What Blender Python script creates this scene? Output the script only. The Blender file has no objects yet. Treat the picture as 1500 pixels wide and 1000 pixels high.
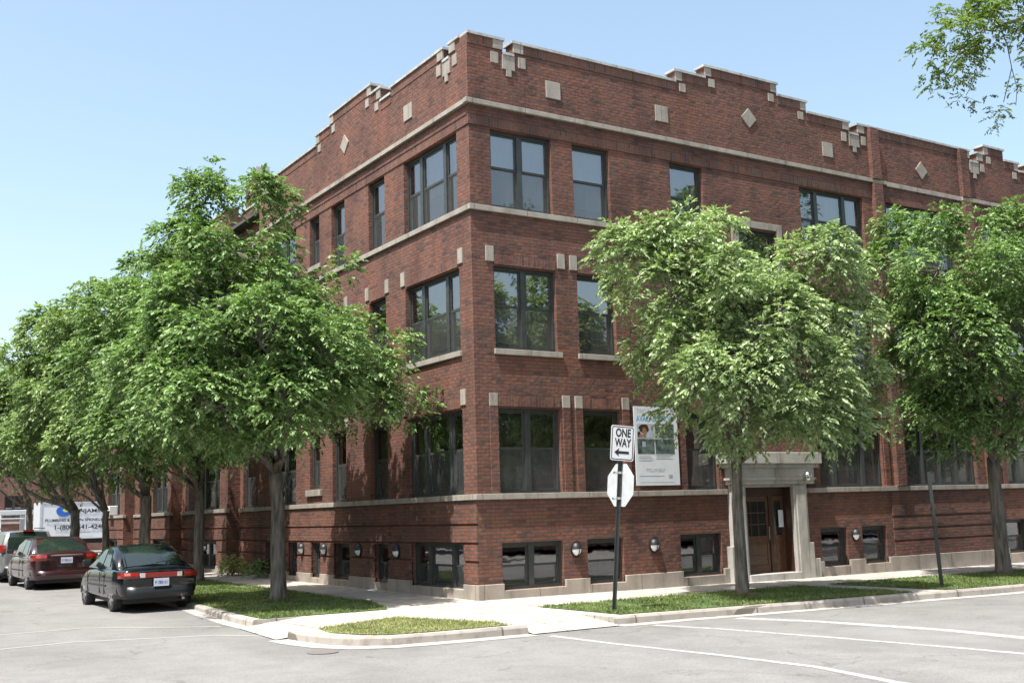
import bpy, bmesh, math, random
import numpy as np
from mathutils import Vector, Matrix, Euler, noise as mnoise
R_ = math.radians
random.seed(7); rng = np.random.default_rng(11)
SC = bpy.context.scene
COL = SC.collection
# ------------------------------------------------------------------ camera
CAM = (-11.933, -20.0196, -0.4133); YAW, PIT, ROL, FPX = 0.99868, 0.152513, -0.0299, 1634.14
F_ = Vector((math.cos(PIT)*math.cos(YAW), math.cos(PIT)*math.sin(YAW), math.sin(PIT)))
R0 = Vector((math.sin(YAW), -math.cos(YAW), 0)); U0 = R0.cross(F_)
RV = math.cos(ROL)*R0 + math.sin(ROL)*U0
UV = -math.sin(ROL)*R0 + math.cos(ROL)*U0
cam = bpy.data.objects.new('camera', bpy.data.cameras.new('camera')); COL.objects.link(cam)
m = Matrix((RV, UV, -F_)).transposed().to_4x4(); m.translation = Vector(CAM)
cam.matrix_world = m
cam.data.sensor_width = 36; cam.data.lens = 36*FPX/1500; cam.data.clip_end = 2000; cam.data.clip_start = 0.1
SC.camera = cam
# ------------------------------------------------------------------ light
SUNEL = R_(66.5)
SUNV = Vector((0.955, 0.295, 0)).normalized()*math.cos(SUNEL); SUNV.z = -math.sin(SUNEL)
w = bpy.data.worlds.new('World'); SC.world = w; w.use_nodes = True
nt = w.node_tree; bg = nt.nodes['Background']
sky = nt.nodes.new('ShaderNodeTexSky'); sky.sky_type = 'NISHITA'; sky.sun_disc = False
sky.sun_elevation = SUNEL
sky.sun_rotation = math.atan2(-SUNV.x, -SUNV.y)
sky.altitude = 200; sky.air_density = 1.0; sky.dust_density = 3.5; sky.ozone_density = 1.5
tn = nt.nodes.new('ShaderNodeMix'); tn.data_type = 'RGBA'; tn.blend_type = 'MULTIPLY'; tn.inputs[0].default_value = 1; tn.inputs[7].default_value = (1.27, 1.22, 1.05, 1)   # pale early summer haze
nt.links.new(sky.outputs[0], tn.inputs[6]); nt.links.new(tn.outputs[2], bg.inputs[0]); bg.inputs[1].default_value = 0.132
sun = bpy.data.objects.new('sun', bpy.data.lights.new('sun', 'SUN')); COL.objects.link(sun)
sun.data.energy = 4.6; sun.data.angle = R_(0.55); sun.data.color = (1, .97, .925)
sun.rotation_euler = SUNV.to_track_quat('-Z', 'Y').to_euler(); sun.location = (-20, -20, 40)
vs = SC.view_settings; vs.view_transform = 'Standard'; vs.look = 'None'; vs.exposure = 1.1; vs.gamma = 1
SC.render.film_transparent = False
SC.cycles.transparent_max_bounces = 12
SC.cycles.max_bounces = 8; SC.cycles.diffuse_bounces = 2

def clamp(a, l, h): return max(l, min(h, a))
def G(x, y): return -2.15 - 0.0065*clamp(x, 0, 30) + 0.006*clamp(y, 0, 15)       # pavement level
def RD(x, y): return G(x, y) - 0.13 + 0.05*clamp(y/5, 0, 1)*clamp((-3-x)/1, 0, 1)   # road level
def at(u, v, depth):   # a pixel of the 1500 x 1000 photograph at a forward distance -> world
    return Vector(CAM) + (F_ + RV*((u-750)/FPX) - UV*((v-500)/FPX))*depth
def depth_of(x, y): return (Vector((x, y, 0)) - Vector(CAM)).dot(F_)

# ------------------------------------------------------------------ materials
def nodes(name):
    mt = bpy.data.materials.new(name); mt.use_nodes = True
    return mt, mt.node_tree.nodes, mt.node_tree.links, mt.node_tree.nodes['Principled BSDF']
def simple(name, col, rough=.6, metal=0, spec=.5, coat=0, noise=0, nscale=5, bump=0, bscale=60):
    mt, n, l, b = nodes(name)
    b.inputs['Base Color'].default_value = (*col, 1); b.inputs['Roughness'].default_value = rough
    b.inputs['Metallic'].default_value = metal; b.inputs['Specular IOR Level'].default_value = spec
    b.inputs['Coat Weight'].default_value = coat
    if noise:
        g = n.new('ShaderNodeNewGeometry'); t = n.new('ShaderNodeTexNoise'); t.inputs['Scale'].default_value = nscale; t.inputs['Detail'].default_value = 6
        l.new(g.outputs['Position'], t.inputs['Vector'])
        r = n.new('ShaderNodeValToRGB'); r.color_ramp.elements[0].position = .3; r.color_ramp.elements[1].position = .7
        r.color_ramp.elements[0].color = (*[c*(1-noise) for c in col], 1); r.color_ramp.elements[1].color = (*[min(1, c*(1+noise)) for c in col], 1)
        l.new(t.outputs['Fac'], r.inputs[0]); l.new(r.outputs[0], b.inputs['Base Color'])
    if bump:
        g = n.new('ShaderNodeNewGeometry'); t = n.new('ShaderNodeTexNoise'); t.inputs['Scale'].default_value = bscale; t.inputs['Detail'].default_value = 4
        l.new(g.outputs['Position'], t.inputs['Vector'])
        bp = n.new('ShaderNodeBump'); bp.inputs['Strength'].default_value = bump; bp.inputs['Distance'].default_value = .02
        l.new(t.outputs['Fac'], bp.inputs['Height']); l.new(bp.outputs[0], b.inputs['Normal'])
    return mt
def mixrgb(n, l, fac, a, b, mode='MIX'):
    x = n.new('ShaderNodeMix'); x.data_type = 'RGBA'; x.blend_type = mode
    for sock, val in ((x.inputs[0], fac), (x.inputs[6], a), (x.inputs[7], b)):
        if hasattr(val, 'is_linked') or isinstance(val, bpy.types.NodeSocket): l.new(val, sock)
        elif isinstance(val, tuple): sock.default_value = (*val, 1)
        else: sock.default_value = val
    return x.outputs[2]
def noise(n, l, scale, detail=5, vec=None, stretch=None):
    g = n.new('ShaderNodeNewGeometry'); v = g.outputs['Position'] if vec is None else vec
    if stretch:
        mp = n.new('ShaderNodeMapping'); mp.inputs['Scale'].default_value = stretch; l.new(v, mp.inputs[0]); v = mp.outputs[0]
    t = n.new('ShaderNodeTexNoise'); t.inputs['Scale'].default_value = scale; t.inputs['Detail'].default_value = detail
    l.new(v, t.inputs['Vector']); return t.outputs['Fac']
def ramp(n, l, fac, pts):
    r = n.new('ShaderNodeValToRGB'); e = r.color_ramp.elements
    while len(e) < len(pts): e.new(.5)
    for k, (p, c) in enumerate(pts):
        e[k].position = p; e[k].color = (*c, 1) if isinstance(c, tuple) else (c, c, c, 1)
    l.new(fac, r.inputs[0]); return r.outputs[0]
def brick(name, soldier=False, tint=(1, 1, 1), bw=.215, rh=.077):
    mt, n, l, b = nodes(name)
    g = n.new('ShaderNodeNewGeometry'); s = n.new('ShaderNodeSeparateXYZ'); l.new(g.outputs['Position'], s.inputs[0])
    a = n.new('ShaderNodeMath'); a.operation = 'ADD'; l.new(s.outputs[0], a.inputs[0]); l.new(s.outputs[1], a.inputs[1])
    # wobble so that the courses are not ruler straight
    c = n.new('ShaderNodeCombineXYZ')
    if soldier:
        l.new(s.outputs[2], c.inputs[0]); l.new(a.outputs[0], c.inputs[1])
    else:
        l.new(a.outputs[0], c.inputs[0]); l.new(s.outputs[2], c.inputs[1])
    wob = n.new('ShaderNodeTexNoise'); wob.inputs['Scale'].default_value = 6; l.new(g.outputs['Position'], wob.inputs['Vector'])
    vm = n.new('ShaderNodeVectorMath'); vm.operation = 'SCALE'; vm.inputs[3].default_value = .006; l.new(wob.outputs['Color'], vm.inputs[0])
    va = n.new('ShaderNodeVectorMath'); va.operation = 'ADD'; l.new(c.outputs[0], va.inputs[0]); l.new(vm.outputs[0], va.inputs[1])
    def bt(c1, c2, mo, bias=0, off=0):
        t = n.new('ShaderNodeTexBrick'); t.inputs['Scale'].default_value = 1
        t.inputs['Brick Width'].default_value = .9 if soldier else bw; t.inputs['Row Height'].default_value = rh
        t.inputs['Mortar Size'].default_value = .011; t.inputs['Mortar Smooth'].default_value = .15; t.inputs['Bias'].default_value = bias
        t.inputs['Color1'].default_value = (*c1, 1); t.inputs['Color2'].default_value = (*c2, 1); t.inputs['Mortar'].default_value = (*mo, 1)
        l.new(va.outputs[0], t.inputs['Vector']); return t
    T = tint
    t1 = bt((.228*T[0], .093*T[1], .063*T[2]), (.058*T[0], .031*T[1], .026*T[2]), (.12, .10, .088) if soldier else (.082, .066, .058))
    # a per brick random value drives orange and near-black bricks
    t2 = bt((0, 0, 0), (1, 1, 1), (.4, .4, .4), 0)
    t2.offset_frequency = 2; t2.inputs['Scale'].default_value = 1
    big = noise(n, l, .9, 4); mid = noise(n, l, 9, 3)
    ad = n.new('ShaderNodeMath'); ad.operation = 'MULTIPLY_ADD'; ad.inputs[1].default_value = .6; l.new(mid, ad.inputs[0]); l.new(t2.outputs['Color'], ad.inputs[2])
    dk = ramp(n, l, ad.outputs[0], [(.0, .5), (.4, .85), (.8, 1.1), (1.0, 1.5)])
    col = mixrgb(n, l, 1.0, t1.outputs['Color'], dk, 'MULTIPLY')
    st = ramp(n, l, big, [(.3, (.72, .72, .74)), (.5, (1, 1, 1)), (.72, (1.2, 1.08, 1.0))])
    col = mixrgb(n, l, 1.0, col, st, 'MULTIPLY')
    sm = noise(n, l, 2.2, 5, stretch=(1, 1, .25))
    so = ramp(n, l, sm, [(.35, (.7, .7, .72)), (.55, (1, 1, 1))])
    col = mixrgb(n, l, .65, col, so, 'MULTIPLY')
    l.new(col, b.inputs['Base Color']); b.inputs['Roughness'].default_value = .85; b.inputs['Specular IOR Level'].default_value = .25
    bp = n.new('ShaderNodeBump'); bp.inputs['Strength'].default_value = 1.0; bp.inputs['Distance'].default_value = .03
    iv = n.new('ShaderNodeMath'); iv.operation = 'SUBTRACT'; iv.inputs[0].default_value = 1; l.new(t1.outputs['Fac'], iv.inputs[1])
    ad2 = n.new('ShaderNodeMath'); ad2.operation = 'MULTIPLY_ADD'; ad2.inputs[1].default_value = .5; l.new(mid, ad2.inputs[0]); l.new(iv.outputs[0], ad2.inputs[2])
    l.new(ad2.outputs[0], bp.inputs['Height']); l.new(bp.outputs[0], b.inputs['Normal'])
    return mt
M = {}
M['brick'] = brick('brick'); M['soldier'] = brick('soldier_brick', True, (.95, .95, .95)); M['brick2'] = brick('brick_hazed', tint=(1.5, 1.7, 1.8))  # last one: haze and overexposure put in as a paler tint
def stone(name, col):
    mt, n, l, b = nodes(name)
    a = noise(n, l, 3, 6); c = noise(n, l, 30, 4); st = noise(n, l, 4, 5, stretch=(1, 1, .2))
    col1 = ramp(n, l, a, [(.3, tuple(x*.82 for x in col)), (.6, col), (.8, tuple(min(1, x*1.1) for x in col))])
    col2 = mixrgb(n, l, .35, col1, ramp(n, l, c, [(.3, .6), (.6, 1.0)]), 'MULTIPLY')
    col3 = mixrgb(n, l, .6, col2, ramp(n, l, st, [(.32, (.55, .52, .48)), (.5, (1, 1, 1))]), 'MULTIPLY')
    g = n.new('ShaderNodeNewGeometry'); sp = n.new('ShaderNodeSeparateXYZ'); l.new(g.outputs['Position'], sp.inputs[0])
    aa = n.new('ShaderNodeMath'); aa.operation = 'ADD'; l.new(sp.outputs[0], aa.inputs[0]); l.new(sp.outputs[1], aa.inputs[1])
    cc = n.new('ShaderNodeCombineXYZ'); l.new(aa.outputs[0], cc.inputs[0]); cc.inputs[1].default_value = 5
    jt = n.new('ShaderNodeTexBrick'); jt.offset = 0; jt.inputs['Scale'].default_value = 1; jt.inputs['Brick Width'].default_value = 1.37; jt.inputs['Row Height'].default_value = 10; jt.inputs['Mortar Size'].default_value = .008
    jt.inputs['Color1'].default_value = (1, 1, 1, 1); jt.inputs['Color2'].default_value = (.82, .81, .79, 1); jt.inputs['Mortar'].default_value = (.35, .33, .3, 1); l.new(cc.outputs[0], jt.inputs['Vector'])
    col3 = mixrgb(n, l, 1.0, col3, jt.outputs['Color'], 'MULTIPLY')
    l.new(col3, b.inputs['Base Color']); b.inputs['Roughness'].default_value = .85
    bp = n.new('ShaderNodeBump'); bp.inputs['Strength'].default_value = .3; bp.inputs['Distance'].default_value = .01
    l.new(c, bp.inputs['Height']); l.new(bp.outputs[0], b.inputs['Normal']); return mt
M['stone'] = stone('limestone', (.32, .29, .255)); M['coping'] = stone('coping_stone', (.43, .43, .42)); M['base'] = stone('base_stone', (.34, .295, .25)); M['portal'] = stone('portal_stone', (.43, .41, .375))
M['frame'] = simple('window_frame_paint', (.036, .040, .038), .45, noise=.2, nscale=8)
M['dark'] = simple('room_shade', (.012, .013, .014), .9)  # near-black colour stands for the shade of unlit rooms
M['blind'] = simple('roller_blind', (.74, .77, .78), .8, noise=.06, nscale=3)
M['curtain'] = simple('curtain_cloth', (.26, .29, .28), .8, noise=.3, nscale=9)
def glass():
    mt, n, l, b = nodes('window_glass'); n.remove(b); o = n['Material Output']
    fr = n.new('ShaderNodeFresnel'); fr.inputs[0].default_value = 3.8
    tr = n.new('ShaderNodeBsdfTransparent'); tr.inputs[0].default_value = (.9, .95, .94, 1)
    gl = n.new('ShaderNodeBsdfGlossy'); gl.inputs['Roughness'].default_value = .015
    bp = n.new('ShaderNodeBump'); bp.inputs['Strength'].default_value = .035; bp.inputs['Distance'].default_value = .05
    l.new(noise(n, l, 1.6, 2), bp.inputs['Height']); l.new(bp.outputs[0], gl.inputs['Normal'])
    mx = n.new('ShaderNodeMixShader'); l.new(fr.outputs[0], mx.inputs[0]); l.new(tr.outputs[0], mx.inputs[1]); l.new(gl.outputs[0], mx.inputs[2])
    l.new(mx.outputs[0], o.inputs[0]); return mt
M['glass'] = glass()
def screen():
    mt, n, l, b = nodes('insect_screen'); n.remove(b); o = n['Material Output']
    tr = n.new('ShaderNodeBsdfTransparent'); df = n.new('ShaderNodeBsdfDiffuse'); df.inputs[0].default_value = (.12, .125, .125, 1)
    mx = n.new('ShaderNodeMixShader'); mx.inputs[0].default_value = .26
    l.new(tr.outputs[0], mx.inputs[1]); l.new(df.outputs[0], mx.inputs[2]); l.new(mx.outputs[0], o.inputs[0]); return mt
M['screen'] = screen()
def asphalt():
    mt, n, l, b = nodes('worn_asphalt')
    a = noise(n, l, .35, 6); f = noise(n, l, 38, 4); m2 = noise(n, l, 2.2, 6); tr = noise(n, l, .8, 4, stretch=(1, .12, 1))
    col = ramp(n, l, a, [(.3, (.142, .140, .136)), (.55, (.180, .177, .172)), (.75, (.162, .159, .155))])
    col = mixrgb(n, l, .5, col, ramp(n, l, f, [(.3, .55), (.5, 1.0), (.75, 1.35)]), 'MULTIPLY')
    col = mixrgb(n, l, .5, col, ramp(n, l, m2, [(.35, .82), (.6, 1.03)]), 'MULTIPLY')
    col = mixrgb(n, l, .4, col, ramp(n, l, tr, [(.35, .8), (.6, 1.05)]), 'MULTIPLY')
    # cracks
    v = n.new('ShaderNodeTexVoronoi'); v.feature = 'DISTANCE_TO_EDGE'; v.inputs['Scale'].default_value = .28
    g = n.new('ShaderNodeNewGeometry'); nz = n.new('ShaderNodeTexNoise'); nz.inputs['Scale'].default_value = 1.2; nz.inputs['Detail'].default_value = 6; l.new(g.outputs['Position'], nz.inputs['Vector'])
    vs_ = n.new('ShaderNodeVectorMath'); vs_.operation = 'SCALE'; vs_.inputs[3].default_value = 2.2; l.new(nz.outputs['Color'], vs_.inputs[0])
    va = n.new('ShaderNodeVectorMath'); va.operation = 'ADD'; l.new(g.outputs['Position'], va.inputs[0]); l.new(vs_.outputs[0], va.inputs[1]); l.new(va.outputs[0], v.inputs['Vector'])
    cr = ramp(n, l, v.outputs['Distance'], [(.0, .4), (.012, 1.0)])
    msk = ramp(n, l, noise(n, l, .5, 2), [(.40, .0), (.5, 1.0)])
    cr2 = mixrgb(n, l, msk, (1., 1., 1.), cr)
    col = mixrgb(n, l, .5, col, cr2, 'MULTIPLY')
    l.new(col, b.inputs['Base Color']); b.inputs['Roughness'].default_value = .85; b.inputs['Specular IOR Level'].default_value = .3
    bp = n.new('ShaderNodeBump'); bp.inputs['Strength'].default_value = .5; bp.inputs['Distance'].default_value = .01; l.new(f, bp.inputs['Height']); l.new(bp.outputs[0], b.inputs['Normal'])
    return mt
M['asphalt'] = asphalt()
def concrete(name, col, joint=0):
    mt, n, l, b = nodes(name)
    a = noise(n, l, 1.1, 6); f = noise(n, l, 60, 3)
    c = ramp(n, l, a, [(.3, tuple(x*.86 for x in col)), (.6, col)])
    c = mixrgb(n, l, .35, c, ramp(n, l, f, [(.3, .7), (.55, 1.0)]), 'MULTIPLY')
    c = mixrgb(n, l, .6, c, ramp(n, l, noise(n, l, 5, 6), [(.36, (.62, .58, .54)), (.5, (1, 1, 1))]), 'MULTIPLY')
    if joint:
        g = n.new('ShaderNodeNewGeometry'); t = n.new('ShaderNodeTexBrick'); t.offset = 0; t.inputs['Scale'].default_value = 1; t.inputs['Brick Width'].default_value = joint; t.inputs['Row Height'].default_value = joint
        t.inputs['Mortar Size'].default_value = .018; t.inputs['Color1'].default_value = (1, 1, 1, 1); t.inputs['Color2'].default_value = (.84, .83, .81, 1); t.inputs['Mortar'].default_value = (.3, .28, .25, 1)
        l.new(g.outputs['Position'], t.inputs['Vector']); c = mixrgb(n, l, .9, c, t.outputs['Color'], 'MULTIPLY')
    l.new(c, b.inputs['Base Color']); b.inputs['Roughness'].default_value = .9
    bp = n.new('ShaderNodeBump'); bp.inputs['Strength'].default_value = .25; bp.inputs['Distance'].default_value = .01; l.new(f, bp.inputs['Height']); l.new(bp.outputs[0], b.inputs['Normal'])
    return mt
M['walk'] = concrete('sidewalk_concrete', (.42, .395, .36), 1.5); M['kerb'] = concrete('kerb_concrete', (.35, .325, .295), 2.6)
M['paint'] = simple('road_paint', (.265, .265, .262), .8, noise=.35, nscale=14)
M['fadedpaint'] = simple('faded_road_paint', (.245, .243, .24), .8, noise=.06, nscale=9)
def soil():
    mt, n, l, b = nodes('lawn_ground')
    a = noise(n, l, 1.4, 5); f = noise(n, l, 40, 4)
    c = ramp(n, l, a, [(.3, (.035, .075, .015)), (.55, (.055, .10, .022)), (.8, (.15, .15, .06))])
    c = mixrgb(n, l, .7, c, ramp(n, l, f, [(.3, .5), (.7, 1.2)]), 'MULTIPLY')
    l.new(c, b.inputs['Base Color']); b.inputs['Roughness'].default_value = 1; return mt
M['soil'] = soil()
def leafmat(name, c1, c2, trans=.35, rough=.38, spec=.5):
    mt, n, l, b = nodes(name); o = n['Material Output']
    g = n.new('ShaderNodeNewGeometry')
    big = noise(n, l, 1.5, 4)
    ad = n.new('ShaderNodeMath'); ad.operation = 'MULTIPLY_ADD'; ad.inputs[1].default_value = .55
    l.new(g.outputs['Random Per Island'], ad.inputs[0]); l.new(big, ad.inputs[2])
    c = ramp(n, l, ad.outputs[0], [(.38, tuple(x*.85 for x in c1)), (.8, c2), (1.0, tuple(min(.5, x*1.35+.02) for x in c2))])
    l.new(c, b.inputs['Base Color']); b.inputs['Roughness'].default_value = rough; b.inputs['Specular IOR Level'].default_value = spec
    t = n.new('ShaderNodeBsdfTranslucent'); tc = mixrgb(n, l, 1.0, c, (1.15, 1.35, .6), 'MULTIPLY'); l.new(tc, t.inputs[0])
    mx = n.new('ShaderNodeMixShader'); mx.inputs[0].default_value = trans; l.new(b.outputs[0], mx.inputs[1]); l.new(t.outputs[0], mx.inputs[2]); l.new(mx.outputs[0], o.inputs[0]); return mt
M['leafA'] = leafmat('ash_leaves', (.095, .16, .05), (.25, .315, .165), .3, .5, .35)
M['leafB'] = leafmat('ash_leaves_deep', (.058, .12, .033), (.16, .24, .09), .3, .5, .35)
M['leafC'] = leafmat('far_leaves', (.10, .165, .055), (.19, .26, .11), .3, .5, .35)
M['leafD'] = leafmat('elm_leaves', (.07, .11, .03), (.13, .18, .04), .4, .45)
M['grass'] = leafmat('grass_blades', (.055, .10, .026), (.135, .17, .055), .3, .6, .3)
M['drygrass'] = leafmat('dry_grass_blades', (.10, .145, .04), (.23, .235, .10), .3, .6, .3)
M['shrub'] = leafmat('shrub_leaves', (.16, .22, .05), (.32, .36, .12), .3, .5)
def bark():
    mt, n, l, b = nodes('bark')
    a = noise(n, l, 14, 6, stretch=(1, 1, .18)); c = ramp(n, l, a, [(.3, (.055, .047, .04)), (.5, (.13, .115, .10)), (.7, (.20, .18, .155))])
    l.new(c, b.inputs['Base Color']); b.inputs['Roughness'].default_value = .95
    bp = n.new('ShaderNodeBump'); bp.inputs['Strength'].default_value = 1; bp.inputs['Distance'].default_value = .03; l.new(a, bp.inputs['Height']); l.new(bp.outputs[0], b.inputs['Normal']); return mt
M['bark'] = bark()
M['post'] = simple('post_steel', (.02, .026, .024), .6); M['signback'] = simple('sign_aluminium', (.50, .53, .55), .45, .3, noise=.08, nscale=9)
M['signwhite'] = simple('sign_white', (.60, .61, .62), .5, noise=.05); M['black'] = simple('black_paint', (.012, .012, .014), .5)
M['wood'] = simple('shaded_varnished_wood', (.075, .031, .014), .4, noise=.3, nscale=6, coat=.3)  # wood colour lowered for the shade inside the door recess
M['wood_dark'] = simple('shaded_dark_varnished_wood', (.04, .016, .009), .4, noise=.3, nscale=6, coat=.3)  # dark casing wood, lowered further for the recess shade
M['globe'] = simple('lamp_globe_glass', (.75, .76, .76), .25); M['steel'] = simple('brushed_steel', (.6, .6, .6), .25, 1)
M['bannerwhite'] = simple('banner_vinyl', (.62, .65, .69), .6, noise=.04, nscale=4); M['bannerblue'] = simple('banner_blue', (.10, .32, .55), .6)
M['bannergrey'] = simple('banner_grey_ink', (.30, .33, .37), .6); M['teal'] = simple('printed_teal', (.075, .105, .10), .5, noise=.8, nscale=9)
M['skin'] = simple('printed_skin', (.28, .14, .08), .6, noise=.35, nscale=22); M['hair'] = simple('printed_hair', (.035, .018, .012), .6); M['printbg'] = simple('printed_backdrop', (.36, .40, .46), .6, noise=.2, nscale=6)
M['tyre'] = simple('tyre_rubber', (.018, .018, .019), .8); M['rim'] = simple('alloy_rim', (.42, .43, .44), .35, .8)
M['carglass'] = simple('car_glass', (.012, .02, .018), .04, 0, .9); M['chrome'] = simple('chrome', (.7, .7, .7), .12, 1)
M['redlamp'] = simple('red_lamp_lens', (.20, .012, .008), .15, 0, .6, coat=.5); M['amber'] = simple('amber_lamp_lens', (.45, .12, .01), .15, 0, .6)
M['clearlamp'] = simple('clear_lamp_lens', (.55, .5, .48), .2); M['plate'] = simple('licence_plate', (.50, .53, .62), .5); M['plateink'] = simple('plate_ink', (.05, .07, .25), .5)
M['plastic'] = simple('bumper_plastic', (.012, .014, .017), .35)
M['carA'] = simple('dark_green_car_paint', (.005, .007, .010), .12, 0, .5, coat=.3); M['carB'] = simple('maroon_car_paint', (.032, .009, .012), .2, .2, .6, coat=.6)
M['carC'] = simple('silver_car_paint', (.27, .28, .28), .3, .6, .5, coat=.8); M['carD'] = simple('white_car_paint', (.6, .62, .63), .3, 0, .5, coat=.6)
M['truckwhite'] = simple('truck_white_panel', (.58, .60, .62), .5, noise=.05, nscale=2); M['logoblue'] = simple('logo_blue', (.02, .10, .42), .5); M['logogreen'] = simple('logo_green', (.40, .50, .12), .5)
M['ink'] = simple('lettering_ink', (.03, .035, .06), .6); M['iron'] = simple('cast_iron', (.13, .115, .105), .7); M['roof'] = simple('roof_tar', (.06, .06, .06), .9)
M['mulch'] = simple('mulch', (.11, .06, .04), .95, noise=.4, nscale=30)

# ------------------------------------------------------------------ helpers
def tag(o, label=None, cat=None, group=None, kind=None):
    if label: o['label'] = label
    if cat: o['category'] = cat
    if group: o['group'] = group
    if kind: o['kind'] = kind
    return o
def thing(name, label, cat, loc=(0, 0, 0), rz=0, group=None):
    o = bpy.data.objects.new(name, None); COL.objects.link(o); o.location = loc; o.rotation_euler = (0, 0, rz); o.empty_display_size = .3
    return tag(o, label, cat, group)
def obj(name, bm, mat, parent=None, recalc=True, smooth=False, bevel=0):
    if isinstance(bm, bmesh.types.BMesh):
        if recalc: bmesh.ops.recalc_face_normals(bm, faces=bm.faces)
        me = bpy.data.meshes.new(name); bm.to_mesh(me); bm.free()
    else: me = bm
    for mm in (mat if isinstance(mat, (list, tuple)) else [mat]): me.materials.append(mm)
    if smooth:
        for p in me.polygons: p.use_smooth = True
    o = bpy.data.objects.new(name, me); COL.objects.link(o)
    if parent: o.parent = parent
    if bevel:
        bv = o.modifiers.new('bevel', 'BEVEL'); bv.width = bevel; bv.segments = 2; bv.limit_method = 'ANGLE'
    return o
def islands(name, bm, mat, parent=None, bevel=0, keep=100):
    """every separate piece of a mesh becomes an object of its own"""
    bm.verts.ensure_lookup_table(); seen = set(); k = 0; groups = []
    for v in bm.verts:
        if v in seen: continue
        stack = [v]; seen.add(v); g = []
        while stack:
            q = stack.pop(); g.append(q)
            for e in q.link_edges:
                w_ = e.other_vert(q)
                if w_ not in seen: seen.add(w_); stack.append(w_)
        groups.append(g)
    for g in groups:
        nb = bmesh.new(); mp_ = {q: nb.verts.new(q.co) for q in g}
        for f in {f for q in g for f in q.link_faces}: nb.faces.new([mp_[q] for q in f.verts])
        obj(name, nb, mat, parent, recalc=True, bevel=bevel)
    bm.free()
def FR(s, o, z): return Vector((s, -o, z))      # facade on the right street
def FL(s, o, z): return Vector((-o, s, z))      # facade on the left street
def FI(x, y, z): return Vector((x, y, z))
def quad(bm, pts, n=None):
    vs_ = [bm.verts.new(p) for p in pts]; f = bm.faces.new(vs_)
    if n is not None:
        f.normal_update()
        if f.normal.dot(n) < 0: f.normal_flip()
    return f
def box(bm, F, a0, a1, b0, b1, c0, c1):
    v = [bm.verts.new(F(*p)) for p in ((a0, b0, c0), (a1, b0, c0), (a1, b1, c0), (a0, b1, c0), (a0, b0, c1), (a1, b0, c1), (a1, b1, c1), (a0, b1, c1))]
    fs = [bm.faces.new([v[i] for i in q]) for q in ((0, 1, 2, 3), (4, 5, 6, 7), (0, 1, 5, 4), (1, 2, 6, 5), (2, 3, 7, 6), (3, 0, 4, 7))]
    bmesh.ops.recalc_face_normals(bm, faces=fs)
    return v
def NB(): return bmesh.new()
def prism(bm, F, poly, o0, o1):    # polygon in (s, z), extruded along o
    a = [bm.verts.new(F(s, o0, z)) for s, z in poly]; b = [bm.verts.new(F(s, o1, z)) for s, z in poly]
    n = len(poly); fs = [bm.faces.new(a), bm.faces.new(b)]
    for i in range(n): fs.append(bm.faces.new((a[i], a[(i+1) % n], b[(i+1) % n], b[i])))
    bmesh.ops.recalc_face_normals(bm, faces=fs)
def tube(bm, pts, radii, n=8, cap=True):
    rings = []; prev = None
    for i, p in enumerate(pts):
        p = Vector(p); t = (Vector(pts[min(i+1, len(pts)-1)]) - Vector(pts[max(i-1, 0)])).normalized()
        if prev is None: prev = Vector((1, 0, 0)) if abs(t.x) < .9 else Vector((0, 1, 0))
        a = (prev - t*prev.dot(t)).normalized(); b = t.cross(a); prev = a
        rings.append([bm.verts.new(p + (a*math.cos(2*math.pi*k/n) + b*math.sin(2*math.pi*k/n))*radii[i]) for k in range(n)])
    for i in range(len(rings)-1):
        for k in range(n): bm.faces.new((rings[i][k], rings[i][(k+1) % n], rings[i+1][(k+1) % n], rings[i+1][k]))
    if cap: bm.faces.new(rings[0][::-1]); bm.faces.new(rings[-1])
def lathe(bm, prof, c, axis='z', n=20, F=None):
    rings = []
    for r, h in prof:
        ring = []
        for k in range(n):
            a = 2*math.pi*k/n; x, y = r*math.cos(a), r*math.sin(a)
            p = {'z': (x, y, h), 'x': (h, x, y), 'y': (x, h, y)}[axis]
            ring.append(bm.verts.new(Vector(c) + Vector(p)))
        rings.append(ring)
    for i in range(len(rings)-1):
        for k in range(n): bm.faces.new((rings[i][k], rings[i][(k+1) % n], rings[i+1][(k+1) % n], rings[i+1][k]))
    bm.faces.new(rings[0]); bm.faces.new(rings[-1][::-1])
def text(name, body, size, mtx, mat, parent, ex=.003, width=None, bold=0):
    cu = bpy.data.curves.new(name, 'FONT'); cu.body = body; cu.size = size; cu.extrude = ex; cu.align_x = 'CENTER'; cu.align_y = 'CENTER'; cu.offset = bold
    t = bpy.data.objects.new(name, cu); COL.objects.link(t)
    dg = bpy.context.evaluated_depsgraph_get(); me = bpy.data.meshes.new_from_object(t.evaluated_get(dg)); bpy.data.objects.remove(t)
    me.transform(Matrix.Identity(4))
    if width:
        xs = [v.co.x for v in me.vertices]; k = width/(max(xs)-min(xs)); me.transform(Matrix.Diagonal((k, 1, 1, 1)))
    me.transform(mtx); me.materials.clear(); me.materials.append(mat)
    o = bpy.data.objects.new(name, me); COL.objects.link(o)
    if parent: o.parent = parent
    return o
def mat_face(origin, right, up):      # matrix whose x = right, y = up
    r = Vector(right).normalized(); u = Vector(up).normalized(); n = r.cross(u)
    mm = Matrix((r, u, n)).transposed().to_4x4(); mm.translation = Vector(origin); return mm

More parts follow.
